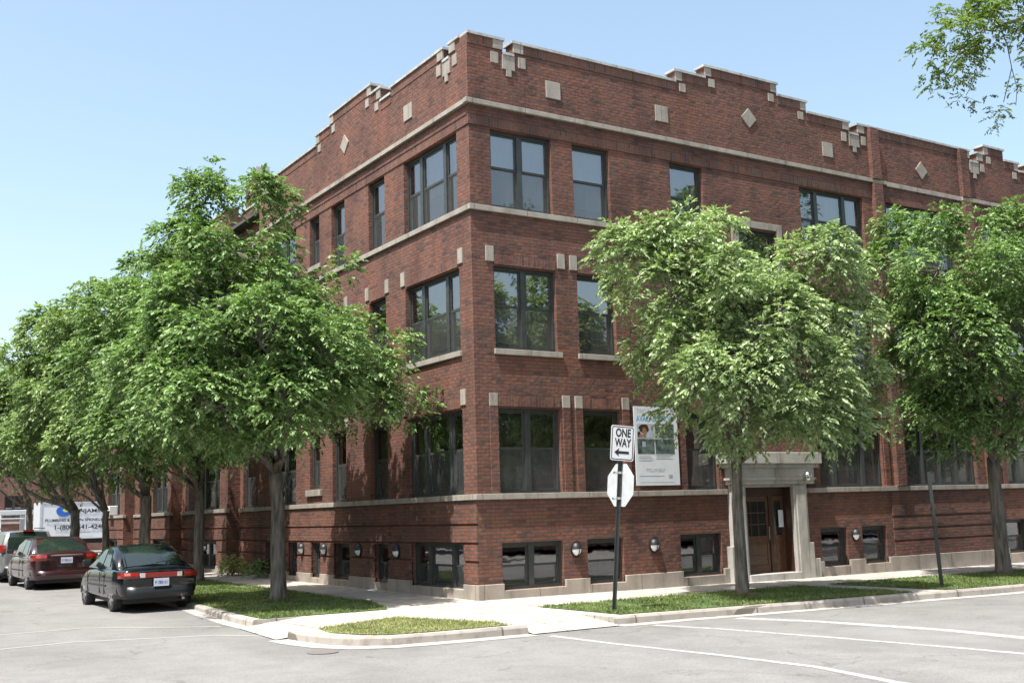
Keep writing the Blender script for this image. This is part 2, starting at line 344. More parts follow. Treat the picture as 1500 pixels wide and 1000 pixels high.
# ------------------------------------------------------------------ ground
def sheet(name, poly, dz, mat, base=G, kind='structure', thick=0, step=None, parent=None):
    bm = NB(); bm.faces.new([bm.verts.new((x, y, 0)) for x, y in poly])
    cuts = [(0, 0, 1, 0), (30, 0, 1, 0), (-3, 0, 1, 0), (-4, 0, 1, 0), (0, 0, 0, 1), (0, 5, 0, 1), (0, 15, 0, 1)]
    for x, y, nx, ny in cuts:
        bmesh.ops.bisect_plane(bm, geom=bm.verts[:]+bm.edges[:]+bm.faces[:], plane_co=(x, y, 0), plane_no=(nx, ny, 0))
    for v in bm.verts: v.co.z = base(v.co.x, v.co.y) + dz
    bmesh.ops.triangulate(bm, faces=bm.faces)
    if thick:
        ed = [e for e in bm.edges if e.is_boundary]
        r = bmesh.ops.extrude_edge_only(bm, edges=ed)
        for v in [g for g in r['geom'] if isinstance(g, bmesh.types.BMVert)]: v.co.z -= thick
    for f in bm.faces:
        f.normal_update()
        if f.normal.z < -.1: f.normal_flip()
    o = obj(name, bm, mat, parent, recalc=False)
    if kind: o['kind'] = kind
    return o
def road_base():
    bm = NB(); xs = [-300, -60] + list(range(-30, 31, 1)) + [60, 300]; ys = [-300, -60] + list(range(-30, 21, 1)) + [60, 300]
    vv = [[bm.verts.new((x, y, RD(x, y))) for y in ys] for x in xs]
    for i in range(len(xs)-1):
        for j in range(len(ys)-1): bm.faces.new((vv[i][j], vv[i+1][j], vv[i+1][j+1], vv[i][j+1]))
    obj('road', bm, M['asphalt'], recalc=False)['kind'] = 'structure'
road_base()
KL = [(-4.95, -.40), (-4.93, .6), (-4.82, 2.5), (-4.68, 4), (-4.6, 6), (-4.6, 15), (-4.6, 30), (-4.6, 80)]
KI = [(-5.2, -2.75), (-5.17, -3.4), (-5.05, -4.1), (-4.8, -4.55), (-4.4, -4.82), (-3.6, -4.95), (-2.15, -5.05)]
KR = [(-.45, -5.03), (1, -5.1), (3, -5.25), (5, -5.4), (7, -5.5), (8.6, -5.62), (12, -5.7), (30, -5.9), (60, -5.9)]
# the pavement: one slab behind all kerbs, cut back at the two ramps
KW = .16
walk_poly = [(0.3, 80), (-4.46, 80), (-4.46, 6), (-4.54, 4), (-4.68, 2.5), (-4.78, .6), (-4.8, -.4), (-4.0, -.4), (-4.0, -2.75), (-5.05, -2.75), (-5.0, -3.4), (-4.9, -4.0), (-4.7, -4.42), (-4.35, -4.68), (-3.6, -4.8), (-2.15, -4.9), (-2.15, -4.0), (-.45, -4.0), (-.45, -4.88), (1, -4.95), (3, -5.1), (5, -5.25), (7, -5.35), (8.6, -5.47), (12, -5.55), (30, -5.75), (60, -5.75), (60, .3), (0.3, .3)]
sheet('sidewalk', walk_poly, 0, M['walk'], thick=.2)
def ramp_sheet(name, c):   # c: four corners, the first two at the road edge
    bm = NB(); (a, b, d, e) = c
    za = [RD(*a)+.015, RD(*b)+.015, G(*d)-.001, G(*e)-.001]
    quad(bm, [(*a, za[0]), (*b, za[1]), (*d, za[2]), (*e, za[3])], Vector((0, 0, 1)))
    o = obj(name, bm, M['walk'], recalc=False); o['kind'] = 'structure'
ramp_sheet('kerb_ramp', [(-5.2, -.4), (-5.4, -2.75), (-4.0, -2.75), (-4.0, -.4)])
ramp_sheet('kerb_ramp', [(-2.15, -5.2), (-.45, -5.2), (-.45, -4.0), (-2.15, -4.0)])
def kerb(front, name='kerb'):
    bm = NB(); rows = []
    pts = []
    for i in range(len(front)-1):
        a, b = Vector(front[i]), Vector(front[i+1]); k = max(1, int((b-a).length/1.2))
        for j in range(k): pts.append(a.lerp(b, j/k))
    pts.append(Vector(front[-1]))
    for i, p in enumerate(pts):
        t = (pts[min(i+1, len(pts)-1)] - pts[max(i-1, 0)]).normalized(); nrm = Vector((-t.y, t.x))
        inner = Vector((-1, 1)) if False else None
        # inward = towards the pavement
        c = Vector((0, 0)) ; cc = Vector((-2.3, -2.6)) if front is KI else Vector((0, 20)) if front is KL else Vector((20, 0))
        if nrm.dot(cc - p) < 0: nrm = -nrm
        jx = rng.normal(0, .006)
        g = G(*p) + .006 + rng.normal(0, .003); r = RD(*p) - .02
        prof = [(0.0+jx, r), (.01+jx, g-.035), (.035+jx, g), (KW, g), (KW+.01, g-.06)]
        rows.append([bm.verts.new((p.x+nrm.x*d, p.y+nrm.y*d, z)) for d, z in prof])
    for i in range(len(rows)-1):
        for k in range(4): bm.faces.new((rows[i][k], rows[i+1][k], rows[i+1][k+1], rows[i][k+1]))
    bm.faces.new(rows[0]); bm.faces.new(rows[-1])
    o = obj(name, bm, M['kerb']); o['kind'] = 'structure'
kerb(KL); kerb(KI); kerb(KR)
# gutter pans: paler concrete strip in front of the kerbs
def gutter(front, wdt, cc):
    bm = NB(); pv = None
    for i, p in enumerate(front):
        p = Vector(p); t = (Vector(front[min(i+1, len(front)-1)]) - Vector(front[max(i-1, 0)])).normalized(); nrm = Vector((-t.y, t.x))
        if nrm.dot(cc - p) > 0: nrm = -nrm
        q = p + nrm*wdt; p2 = p - nrm*.02
        a = bm.verts.new((p2.x, p2.y, RD(p.x, p.y)+.006)); b = bm.verts.new((q.x, q.y, RD(p.x, p.y)+.006))
        if pv: bm.faces.new((pv[0], pv[1], b, a))
        pv = (a, b)
    bmesh.ops.recalc_face_normals(bm, faces=bm.faces)
    for f in bm.faces:
        if f.normal.z < 0: f.normal_flip()
    o = obj('gutter', bm, M['gutter'], recalc=False); o['kind'] = 'structure'
M['gutter'] = concrete('gutter_concrete', (.36, .34, .32))
gutter(KI, .35, Vector((-2.3, -2.6))); gutter(KR, .3, Vector((20, 0))); gutter(KL, .25, Vector((0, 20)))
# lawns
LAWNS = [
 ('lawn', [(-4.74, -.33), (-2.3, -.42), (-1.75, 1.5), (-1.7, 8), (-1.7, 40), (-4.4, 40), (-4.42, 6), (-4.5, 4), (-4.62, 2.5), (-4.72, .8)], 0),
 ('lawn', [(-4.7, -2.85), (-4.0, -2.5), (-2.95, -2.1), (-2.3, -4.2), (-2.35, -4.8), (-3.6, -4.72), (-4.3, -4.6), (-4.62, -4.3), (-4.85, -3.6)], 1),
 ('lawn', [(-.15, -2.35), (3, -2.2), (6.9, -2.2), (6.9, -5.2), (5, -5.15), (3, -5.0), (1, -4.86), (-.1, -4.75)], 0),
 ('lawn', [(7.75, -2.25), (14, -2.25), (40, -2.25), (40, -5.6), (30, -5.62), (12, -5.45), (8.6, -5.36), (7.75, -5.3)], 0)]
M['drysoil'] = simple('dry_lawn_ground', (.135, .145, .06), 1, noise=.45, nscale=5)
for nm, poly, dry in LAWNS: sheet(nm, poly, .012, M['drysoil'] if dry else M['soil'])
def inpoly(x, y, poly):
    c = False; j = len(poly)-1
    for i in range(len(poly)):
        xi, yi = poly[i]; xj, yj = poly[j]
        if (yi > y) != (yj > y) and x < (xj-xi)*(y-yi)/(yj-yi)+xi: c = not c
        j = i
    return c
def mesh_from(name, V, faces_n, mat, parent=None, k=4):
    me = bpy.data.meshes.new(name); nv = len(V); nf = nv//k
    me.vertices.add(nv); me.vertices.foreach_set('co', V.astype(np.float32).ravel())
    me.loops.add(nf*k); me.loops.foreach_set('vertex_index', np.arange(nf*k, dtype=np.int32))
    me.polygons.add(nf); me.polygons.foreach_set('loop_start', np.arange(0, nf*k, k, dtype=np.int32)); me.polygons.foreach_set('loop_total', np.full(nf, k, dtype=np.int32))
    me.update(); me.validate()
    return obj(name, me, mat, parent)
def grass():
    V = []
    for nm, poly, dry in LAWNS:
        if dry: continue
        xs = [p[0] for p in poly]; ys = [p[1] for p in poly]
        x0, x1, y0, y1 = min(xs)-.05, min(max(xs), 16)+.05, min(ys)-.05, min(max(ys), 16)+.05
        n = int((x1-x0)*(y1-y0)*(1500 if dry else 1150))
        for _ in range(n):
            x, y = random.uniform(x0, x1), random.uniform(y0, y1)
            # let the edge wander a little over the concrete
            if not inpoly(x+random.uniform(-.07, .07), y+random.uniform(-.07, .07), poly): continue
            if mnoise.noise(Vector((x*1.3, y*1.3, 4))) < -.22 and random.random() < .8: continue
            z = G(x, y)+.01; h = random.uniform(.02, .055)*(1+.6*mnoise.noise(Vector((x*2.1, y*2.1, 9))))*(0.8 if dry else 1); a = random.uniform(0, 6.283); wd = random.uniform(.006, .014)
            dx, dy = math.cos(a)*wd, math.sin(a)*wd; lx, ly = random.gauss(0, .025), random.gauss(0, .025)
            V += [(x-dx, y-dy, z), (x+dx, y+dy, z), (x+lx, y+ly, z+h)]
    o = mesh_from('grass', np.array(V), 0, M['grass'], k=3); tag(o, 'short green grass growing on the strips between kerb and sidewalk', 'grass', kind='stuff')
    V = []; poly = LAWNS[1][1]
    for _ in range(9500):
        x, y = random.uniform(-4.9, -2.2), random.uniform(-4.9, -2.0)
        if not inpoly(x+random.uniform(-.09, .09), y+random.uniform(-.09, .09), poly): continue
        z = G(x, y)+.01; h = random.uniform(.015, .05); a = random.uniform(0, 6.283); wd = random.uniform(.006, .013)
        dx, dy = math.cos(a)*wd, math.sin(a)*wd; lx, ly = random.gauss(0, .03), random.gauss(0, .03)
        V += [(x-dx, y-dy, z), (x+dx, y+dy, z), (x+lx, y+ly, z+h)]
    o = mesh_from('grass', np.array(V), 0, M['drygrass'], k=3); tag(o, 'sparse dry yellowish grass on the small corner island', 'grass', kind='stuff')
grass()
# road markings, as sheets 4 mm over the road
def stripe(name, pts, wd, mat):
    bm = NB(); pv = None
    P = []
    for i in range(len(pts)-1):
        a, b = Vector(pts[i]), Vector(pts[i+1]); k = max(1, int((b-a).length/.8))
        for j in range(k): P.append(a.lerp(b, j/k))
    P.append(Vector(pts[-1]))
    for i, p in enumerate(P):
        t = (P[min(i+1, len(P)-1)] - P[max(i-1, 0)]).normalized(); nr = Vector((-t.y, t.x))*(wd/2)*(1+rng.normal(0, .07))
        a = bm.verts.new((p.x+nr.x, p.y+nr.y, RD(p.x, p.y)+.003)); b = bm.verts.new((p.x-nr.x, p.y-nr.y, RD(p.x, p.y)+.003))
        if pv: quadf = bm.faces.new((pv[0], pv[1], b, a))
        pv = (a, b)
    for f in bm.faces:
        f.normal_update()
        if f.normal.z < 0: f.normal_flip()
    o = obj(name, bm, mat, recalc=False); o['kind'] = 'structure'
stripe('crosswalk_line', [(-2.05, -5.5), (-2.02, -7.0), (-1.85, -9), (-1.8, -10.6), (-2.1, -12), (-2.2, -22)], .14, M['paint'])
stripe('crosswalk_line', [(0.0, -5.5), (.3, -6.6), (.6, -8.9), (.75, -10.6), (.8, -11.6), (.8, -22)], .14, M['paint'])
stripe('stop_line', [(1.75, -5.6), (2.2, -7), (2.45, -9.2), (2.3, -10.6), (2.2, -14)], .27, M['paint'])
stripe('crosswalk_line', [(-5.3, .25), (-7.36, 1.84), (-8.8, 1.75), (-11, 1.5), (-14, 1.4)], .13, M['fadedpaint'])
stripe('crosswalk_line', [(-5.1, -2.2), (-5.84, -1.15), (-7.96, -.3), (-9.1, -.5), (-14, -.6)], .13, M['fadedpaint'])
# storm drain plate in the road
bm = NB(); n = 20; c = (-5.5, -4.85); z = RD(*c)+.004
f = bm.faces.new([bm.verts.new((c[0]+.22*math.cos(6.283*k/n), c[1]+.22*math.sin(6.283*k/n), z)) for k in range(n)])
r = bmesh.ops.extrude_face_region(bm, geom=[f]);
for v in [g for g in r['geom'] if isinstance(g, bmesh.types.BMVert)]: v.co.z += .008
mh = obj('manhole_cover', bm, M['iron']); tag(mh, 'round iron cover let into the road by the corner kerb', 'manhole cover')
# path and mulch rings
for c in ((4.43, -2.98), (13.13, -3.0), (-2.91, 3.67)):
    bm = NB(); bmv = [bm.verts.new((c[0]+r*math.cos(a), c[1]+r*math.sin(a)*.8, G(*c)+.02)) for a, r in [(6.283*k/16, .42*random.uniform(.8, 1.2)) for k in range(16)]]
    ctr = bm.verts.new((c[0], c[1], G(*c)+.07))
    for k in range(16): bm.faces.new((bmv[k], bmv[(k+1) % 16], ctr))
    o = obj('mulch', bm, M['mulch']); tag(o, kind='structure')

# ------------------------------------------------------------------ building kit
def wall_sheet(bm, F, s0, s1, z0, z1, ops, depth=.16, o=0):
    ss = sorted({s0, s1, *[a for p in ops for a in p[:2] if s0 < a < s1]}); zs = sorted({z0, z1, *[a for p in ops for a in p[2:4] if z0 < a < z1]})
    nout = F(0, 1, 0) - F(0, 0, 0); ns = F(1, 0, 0) - F(0, 0, 0); nz = Vector((0, 0, 1))
    for i in range(len(ss)-1):
        for j in range(len(zs)-1):
            a, b, c, d = ss[i], ss[i+1], zs[j], zs[j+1]; mx, mz = (a+b)/2, (c+d)/2
            if any(p[0] < mx < p[1] and p[2] < mz < p[3] for p in ops): continue
            quad(bm, [F(a, o, c), F(b, o, c), F(b, o, d), F(a, o, d)], nout)
    for a, b, c, d in ops:
        if b <= s0 or a >= s1 or d <= z0 or c >= z1: continue
        quad(bm, [F(a, o, c), F(a, o-depth, c), F(a, o-depth, d), F(a, o, d)], ns)
        quad(bm, [F(b, o, c), F(b, o-depth, c), F(b, o-depth, d), F(b, o, d)], -ns)
        quad(bm, [F(a, o, d), F(b, o, d), F(b, o-depth, d), F(a, o-depth, d)], -nz)
        quad(bm, [F(a, o, c), F(b, o, c), F(b, o-depth, c), F(a, o-depth, c)], nz)
LAY = {1: [(0, 1)], 2: [(0, .5), (.5, 1)], 3: [(0, .27), (.27, .73), (.73, 1)], 4: [(0, .25), (.25, .5), (.5, .75), (.75, 1)]}
def window(par, F, s0, s1, z0, z1, lay=1, o=-.10, blind=None, screens=True, short=False, mat=None, name='window', mull=.13, cloth=False):
    if z0 == 0.0: blind, cloth = [random.choice((.97, .97, .9, .75)) for _ in range(lay)], True
    units = LAY[lay]; W = s1-s0
    fr = NB(); pn = NB(); bl = NB(); sc_ = NB()
    nout = F(0, 1, 0) - F(0, 0, 0)
    box(fr, F, s0, s1, o-.10, o, z1-.06, z1); box(fr, F, s0, s1, o-.10, o+.01, z0, z0+.055)
    box(fr, F, s0, s0+.05, o-.10, o, z0+.055, z1-.06); box(fr, F, s1-.05, s1, o-.10, o, z0+.055, z1-.06)
    zm = z0 + (z1-z0)*(.5 if short else .53)
    anyb = False
    for k, (a, b) in enumerate(units):
        a0 = s0+.05+(W-.1)*a; b0 = s0+.05+(W-.1)*b
        if k > 0: box(fr, F, a0-mull/2, a0+mull/2, o-.10, o+.004, z0+.055, z1-.06)
        ua = a0 + (mull/2 if k > 0 else 0); ub = b0 - (mull/2 if k < len(units)-1 else 0)
        t = .045
        for (c, d, oo) in ((zm-.02, z1-.06, o-.035), (z0+.055, zm+.02, o-.07)):
            box(fr, F, ua, ua+t, oo-.03, oo, c, d); box(fr, F, ub-t, ub, oo-.03, oo, c, d)
            box(fr, F, ua+t, ub-t, oo-.03, oo, d-t, d); box(fr, F, ua+t, ub-t, oo-.03, oo, c, c+t)
            quad(pn, [F(ua+t, oo-.015, c+t), F(ub-t, oo-.015, c+t), F(ub-t, oo-.015, d-t), F(ua+t, oo-.015, d-t)], nout)
        if screens: quad(sc_, [F(ua, o-.03, z0+.06), F(ub, o-.03, z0+.06), F(ub, o-.03, zm-.005), F(ua, o-.03, zm-.005)], nout)
        bb = blind if blind is not None else random.choice((.45, .55, .8, .93, 1, .5))
        if isinstance(bb, (list, tuple)): bb = bb[k]
        if bb > 0:
            anyb = True
            zb = z1-.06-(z1-z0-.12)*bb
            nseg = 8
            for q in range(nseg):
                u0 = ua+(ub-ua)*q/nseg; u1 = ua+(ub-ua)*(q+1)/nseg
                dd = .012*(1 if q % 2 else 0); de = .012*(0 if q % 2 else 1)
                quad(bl, [F(u0, o-.16-dd, zb), F(u1, o-.16-de, zb), F(u1, o-.16-de, z1-.05), F(u0, o-.16-dd, z1-.05)], nout)
            box(bl, F, ua, ub, o-.185, o-.155, zb-.03, zb)
    f = obj(name, fr, mat or M['frame'], par, recalc=False)
    obj('pane', pn, M['glass'], f, recalc=False)
    if anyb: obj('curtain' if cloth else 'blind', bl, M['curtain' if cloth else 'blind'], f, recalc=False)
    else: bl.free()
    if screens: obj('insect_screen', sc_, M['screen'], f, recalc=False)
    else: sc_.free()
    return f

# ------------------------------------------------------------------ the corner building
B = thing('apartment_building', 'three storey dark red brick apartment block with stepped parapet on the street corner', 'building', (0, 0, -2.15))
B.location = (0, 0, 0)
S3 = (6.20, 7.97); S2 = (3.08, 4.89); S1 = (0.0, 1.81); S0 = (-1.98, -1.02)
R_ops = []; L_ops = []
def wr(s0, s1, z, lay, **k): R_ops.append((s0, s1, z[0], z[1])); window(B, FR, s0, s1, z[0], z[1], lay, **k)
def wl(s0, s1, z, lay, **k): L_ops.append((s0, s1, z[0], z[1])); window(B, FL, s0, s1, z[0], z[1], lay, **k)
# right facade, main block
wr(.54, 2.16, S3, 2, blind=[.97, .86]); wr(2.76, 3.82, S3, 1, blind=.82); wr(5.69, 6.75, S3, 1, blind=.5)
wr(.54, 2.16, S2, 2, blind=[.93, .97]); wr(2.76, 3.82, S2, 1, blind=.95); wr(5.71, 6.75, S2, 1, blind=.5)
wr(.54, 2.16, S1, 2, blind=[0, 0]); wr(2.76, 3.82, S1, 1, blind=0); wr(5.73, 6.75, S1, 1, blind=0)
wr(10.2, 12.7, S3, 3, blind=[.5, .55, .5]); wr(10.2, 12.7, S2, 3, blind=[.5, 1, .8]); wr(10.2, 12.7, S1, 3, blind=[0, 0, 0])
wr(7.85, 9.2, (4.75, 6.55), 1, blind=.9); wr(7.85, 9.2, (1.75, 3.3), 1, blind=.5)
wr(.56, 2.12, S0, 2, blind=[0, 0], short=True); wr(2.76, 3.76, S0, 1, blind=0, short=True); wr(5.43, 6.71, S0, 2, blind=[.0, .4], short=True)
wr(10.11, 11.08, S0, 1, blind=0, short=True); wr(11.66, 12.62, S0, 1, blind=0, short=True)
# sun room bay between the two brick piers, then the mirrored next block
for z in (S3, S2, S1): wr(13.68, 16.74, z, 4, blind=[0, 0, 0, 0] if z is S1 else .5, mull=.09)
for z in (S3, S2, S1): wr(18.15, 20.7, z, 3, blind=.5 if z is not S1 else [0, 0, 0])
for z in (S3, S2, S1): wr(24, 25, z, 1)
wr(17.85, 18.85, S0, 1, blind=0, short=True); wr(19.4, 20.4, S0, 1, blind=0, short=True)
door_op = (7.36, 9.2, -2.06, .12); R_ops.append(door_op)
# left facade, first pavilion
for z, b in ((S3, [.9, .6, 1]), (S2, [.5, .9, .6]), (S1, [0, 0, .35])): wl(.55, 3.1, z, 3, blind=b[::-1])
for z in (S3, S2, S1):
    wl(4.15, 5.08, z, 1, blind=.55 if z is not S1 else .35); wl(6.55, 7.42, z, 1, blind=.6)
    wl(9.97, 12.05, z, 2, blind=.6)
for z in ((6.6, 7.97), (3.45, 4.89), (.40, 1.81)): wl(8.25, 8.95, z, 1, blind=.6)
wl(.56, 2.97, (-1.98, -1.0), 3, blind=[0, 0, 0], short=True)
for a, b in ((4.1, 4.9), (6.3, 7.3), (8.17, 8.8), (9.8, 10.5), (11.4, 12.3)): wl(a, b, (-1.95, -1.05), 1, blind=.0, short=True)
PZ = 9.9   # wall tops before the stepped parapet
bmw = NB()
wall_sheet(bmw, FR, 0, 26, -2.6, PZ-.08, R_ops)
wall_sheet(bmw, FL, 0, 13.05, -2.4, PZ-.08, L_ops)
# further pavilions along the left street: (y0, y1, windows, set back)
PAV = [(13.05, 15.9, [(14.25, 15.6, 1)], -.42), (15.9, 20.1, [(16.7, 19.3, 3)], 0), (20.1, 22.4, [(20.7, 22.0, 1)], -.42), (22.4, 25.4, [(22.9, 24.9, 2)], 0), (25.4, 29.4, [(26.2, 28.6, 2)], -.42), (29.4, 33.2, [(30.2, 32.4, 2)], 0)]
def shiftF(F, d): return lambda s, o, z: F(s, o+d, z)
for y0, y1, ws, ob in PAV:
    Fs = shiftF(FL, ob); ops = []
    for a, b, lay in ws:
        for z in (S3, S2, S1): ops.append((a, b, *z)); window(B, Fs, a, b, z[0], z[1], lay)
        if ob == 0:
            ops.append((a+.2, b-.2, -1.95, -1.05)); window(B, Fs, a+.2, b-.2, -1.95, -1.05, 2, blind=.3, short=True)
    wall_sheet(bmw, Fs, y0, y1, -2.3, PZ-.08, ops)
for y, n in ((13.05, 1), (15.9, -1), (20.1, 1), (22.4, -1), (25.4, 1), (29.4, -1)):
    quad(bmw, [FL(y, 0, -2.3), FL(y, -.42, -2.3), FL(y, -.42, PZ-.08), FL(y, 0, PZ-.08)], Vector((0, n, 0)))
quad(bmw, [(0, 33.2, -2.3), (14, 33.2, -2.3), (14, 33.2, PZ-.08), (0, 33.2, PZ-.08)], Vector((0, 1, 0)))
obj('wall', bmw, M['brick'], B, recalc=False)
# interior core coloured near black as room shade, and roof
bm = NB(); box(bm, FI, .7, 26, .75, 33.0, -2.4, 9.2); obj('interior', bm, M['dark'], B)
bm = NB(); box(bm, FI, .05, 26, .31, 33.1, 9.3, 9.4); obj('roof', bm, M['roof'], B)
# parapet as stepped slabs 0.3 thick; steps: (s0, s1, top)
PT = .3
def parapet(F, steps, o0=0, pre=None):
    bp = NB(); cp = NB(); so = NB(); st = NB()
    for i, (a, b, top) in enumerate(steps):
        box(bp, F, a, b, o0-PT, o0, PZ-.08, top-.06)
        zl = min(top-.06, 20)
        if b-a > .5:
            box(so, F, a+(.0 if i == 0 else .01), b-.01, o0+.002, o0+.012, top-.06-.22, top-.065)
        lo = i > 0 and steps[i-1][2] < top; hi = i < len(steps)-1 and steps[i+1][2] < top
        box(cp, F, a-(.05 if lo else 0), b+(.05 if hi else 0), o0-PT-.04, o0+.045, top-.06, top)
    obj('parapet', bp, M['brick'], B, recalc=False); islands('coping', cp, M['coping'], B); islands('brick_soldier_course', so, M['soldier'], B)
H0 = 10.14; GAP = 9.82
parapet(FR, [(0, .93, H0), (.93, 1.22, GAP), (1.22, 6.03, H0), (6.03, 7.03, 10.43), (7.03, 9.58, 10.74), (9.58, 10.67, 10.43), (10.67, 12.35, H0), (12.35, 12.72, GAP), (12.72, 17.75, H0), (17.75, 18.15, GAP), (18.15, 18.5, H0), (18.5, 19.5, 10.42), (19.5, 20.24, 10.1), (20.24, 20.7, 9.85), (20.7, 23, H0), (23, 26, 10.43)])
parapet(FL, [(PT, .75, H0), (.75, 1.05, GAP), (1.05, 3.7, H0), (3.7, 4.3, 9.98), (4.3, 4.85, 10.35), (4.85, 7.45, 10.62), (7.45, 8.42, 10.35), (8.42, 12.1, 10.06), (12.1, 12.4, 9.84), (12.4, 13.05, H0)])
for y0, y1, ws, ob in PAV: parapet(shiftF(FL, ob), [(y0, y1, H0 if ob == 0 else 9.97)])
# bands and cornice
st = NB()
def rb(a, b, z0, z1, p): box(st, FR, a, b, -.05, p, z0, z1)
def lb(a, b, z0, z1, p, ob=0): box(st, FL, a, b, ob-.05, ob+p, z0, z1)
band = lambda z0, z1, p: (rb(-p, 6.95, z0, z1, p), rb(9.6, 17.6, z0, z1, p), rb(17.62, 26, z0, z1, p), lb(.051, 13.05+p, z0, z1, p))
band(-.12, 0, .08)
for y0, y1, ws, ob in PAV:
    if ob == 0:
        lb(y0-.08, y1+.08, -.12, 0, .08); lb(y0-.05, y1+.05, 6.07, 6.19, .06); lb(y0-.05, y1+.05, 8.46, 8.57, .08)
    else:
        lb(y0+.09, y1-.09, -.12, 0, .08, ob); lb(y0+.09, y1-.09, 6.07, 6.19, .06, ob); lb(y0+.11, y1-.11, 8.46, 8.57, .08, ob)
rb(-.06, 7.35, 6.07, 6.19, .06); rb(9.85, 12.97, 6.07, 6.19, .06); rb(13.68, 16.74, 6.07, 6.19, .06); rb(17.62, 26, 6.07, 6.19, .06); lb(.051, 13.11, 6.07, 6.19, .06)
rb(-.1, 13.72, 8.46, 8.57, .08); rb(13.73, 17.14, 8.44, 8.57, .04); rb(17.15, 26, 8.46, 8.57, .08); lb(.051, 13.15, 8.46, 8.57, .08)
# individual sills on the second floor
for a, b in ((.5, 2.26), (2.71, 3.87), (5.66, 6.8), (10.15, 12.78), (13.65, 16.77), (18.1, 20.75)): rb(a, b, 2.95, 3.07, .055)
for a, b in ((.5, 3.15), (4.1, 5.13), (6.5, 7.47), (8.2, 9.0), (9.92, 12.1)): lb(a, b, 2.95, 3.07, .055)
lb(8.1, 9.15, .2, .37, .07); lb(8.15, 9.05, 6.45, 6.58, .05); lb(8.15, 9.05, 3.3, 3.43, .05)
islands('stone_band', st, M['stone'], B, bevel=.008)
# decorative stones of the parapet
st = NB()
def rs(a, b, z0, z1, p=.02): box(st, FR, a, b, -.02, p, z0, z1)
def ls(a, b, z0, z1, p=.02): box(st, FL, a, b, -.02, p, z0, z1)
def crenel(f, c0, c1, sgn=1):    # the stones round a notch
    m = (c0+c1)/2
    for q, (a, b) in enumerate(((c0-.26, c0+.002), (c1-.002, c1+.26))): f(a, b, GAP+.04, H0-.055, .03)
    f(c0-.02, c1+.02, GAP-.4, GAP-.06, .028); f(m-.07, m+.07, GAP-.56, GAP-.4, .028)
    f(c0-.32, c0-.12, GAP-.3, GAP-.04); f(c1+.12, c1+.32, GAP-.3, GAP-.04)
crenel(rs, .93, 1.22); crenel(rs, 12.35, 12.72); crenel(rs, 17.75, 18.15); crenel(ls, .75, 1.05); crenel(ls, 12.1, 12.4)
for c in (2.28, 5.52, 11.42): rs(c-.2, c+.2, 8.96, 9.37, .025)
ls(2.6, 3.02, 8.98, 9.37, .025)
for f, c, z in ((FR, 8.49, 9.56), (FR, 15.39, 9.14), (FL, 6.5, 9.48), (FR, 22, 9.5)):
    d = .27; prism(st, f, [(c-d, z), (c, z-d), (c+d, z), (c, z+d)], -.02, .025)
for f, side in ((rs, [(6.03, 10.38), (7.03, 10.69), (9.58, 10.69), (10.67, 10.38), (18.5, 10.36), (20.24, 10.05)]), (ls, [(4.3, 10.29), (4.85, 10.56), (7.45, 10.56), (8.42, 10.29)])):
    for k, (s, z) in enumerate(side):
        up = s in (6.03, 7.03, 18.5, 4.3, 4.85)
        a, b = (s+.002, s+.22) if up else (s-.22, s-.002)
        f(a, b, z-.24, z-.002, .022)
        a, b = (s+.12, s+.32) if up else (s-.32, s-.12)
        f(a, b, z-.52, z-.3, .022)
islands('parapet_ornament', st, M['stone'], B, bevel=.006)
# soldier courses and lintels
so = NB(); lk = NB(); pr = NB(); ru = NB()
def rsold(F, a, b, z0, z1, p=.012): box(so, F, a, b, -.02, p, z0, z1)
rsold(FR, -.02, 13.1, 8.0, 8.21, .02); rsold(FR, 17.5, 26, 8.0, 8.21, .02); rsold(FL, .021, 13.05, 8.0, 8.21, .02)
box(pr, FL, .036, 13.05, -.02, .035, 8.213, 8.275)
def lint(F, a, b, z, strips=False):
    p = .03 if strips else .024
    rsold(F, a+.01, b-.01, z+.03, z+.25, p)
    for q0, q1 in ((a-.2, a+.0), (b+.06, b+.26)): box(lk, F, q0, q1, -.02, p+.006, z+.03+(.05 if not strips else 0), z+(.42 if not strips else .3))
    if strips:
        for q0, q1 in ((a-.2, a), (b+.06, b+.26)): box(pr, F, q0, q1, -.02, .03, 0.002, z+.028)
RW = ((.54, 2.16), (2.76, 3.82), (5.73, 6.72), (10.2, 12.68), (18.15, 20.7)); LW = ((.58, 3.05), (4.17, 5.02), (6.58, 7.36), (8.28, 8.9), (10.0, 12.0))
for a, b in RW: lint(FR, a, b, 4.89); lint(FR, a, b, 1.81, True)
for a, b in LW: lint(FL, a, b, 4.89); lint(FL, a, b, 1.81, False)
for y0, y1, ws, ob in PAV:
    for a, b, _ in ws: lint(shiftF(FL, ob), a+.02, b-.06, 4.89); lint(shiftF(FL, ob), a+.02, b-.06, 1.81)
islands('lintel', so, M['soldier'], B); islands('lintel_block', lk, M['stone'], B, bevel=.006)
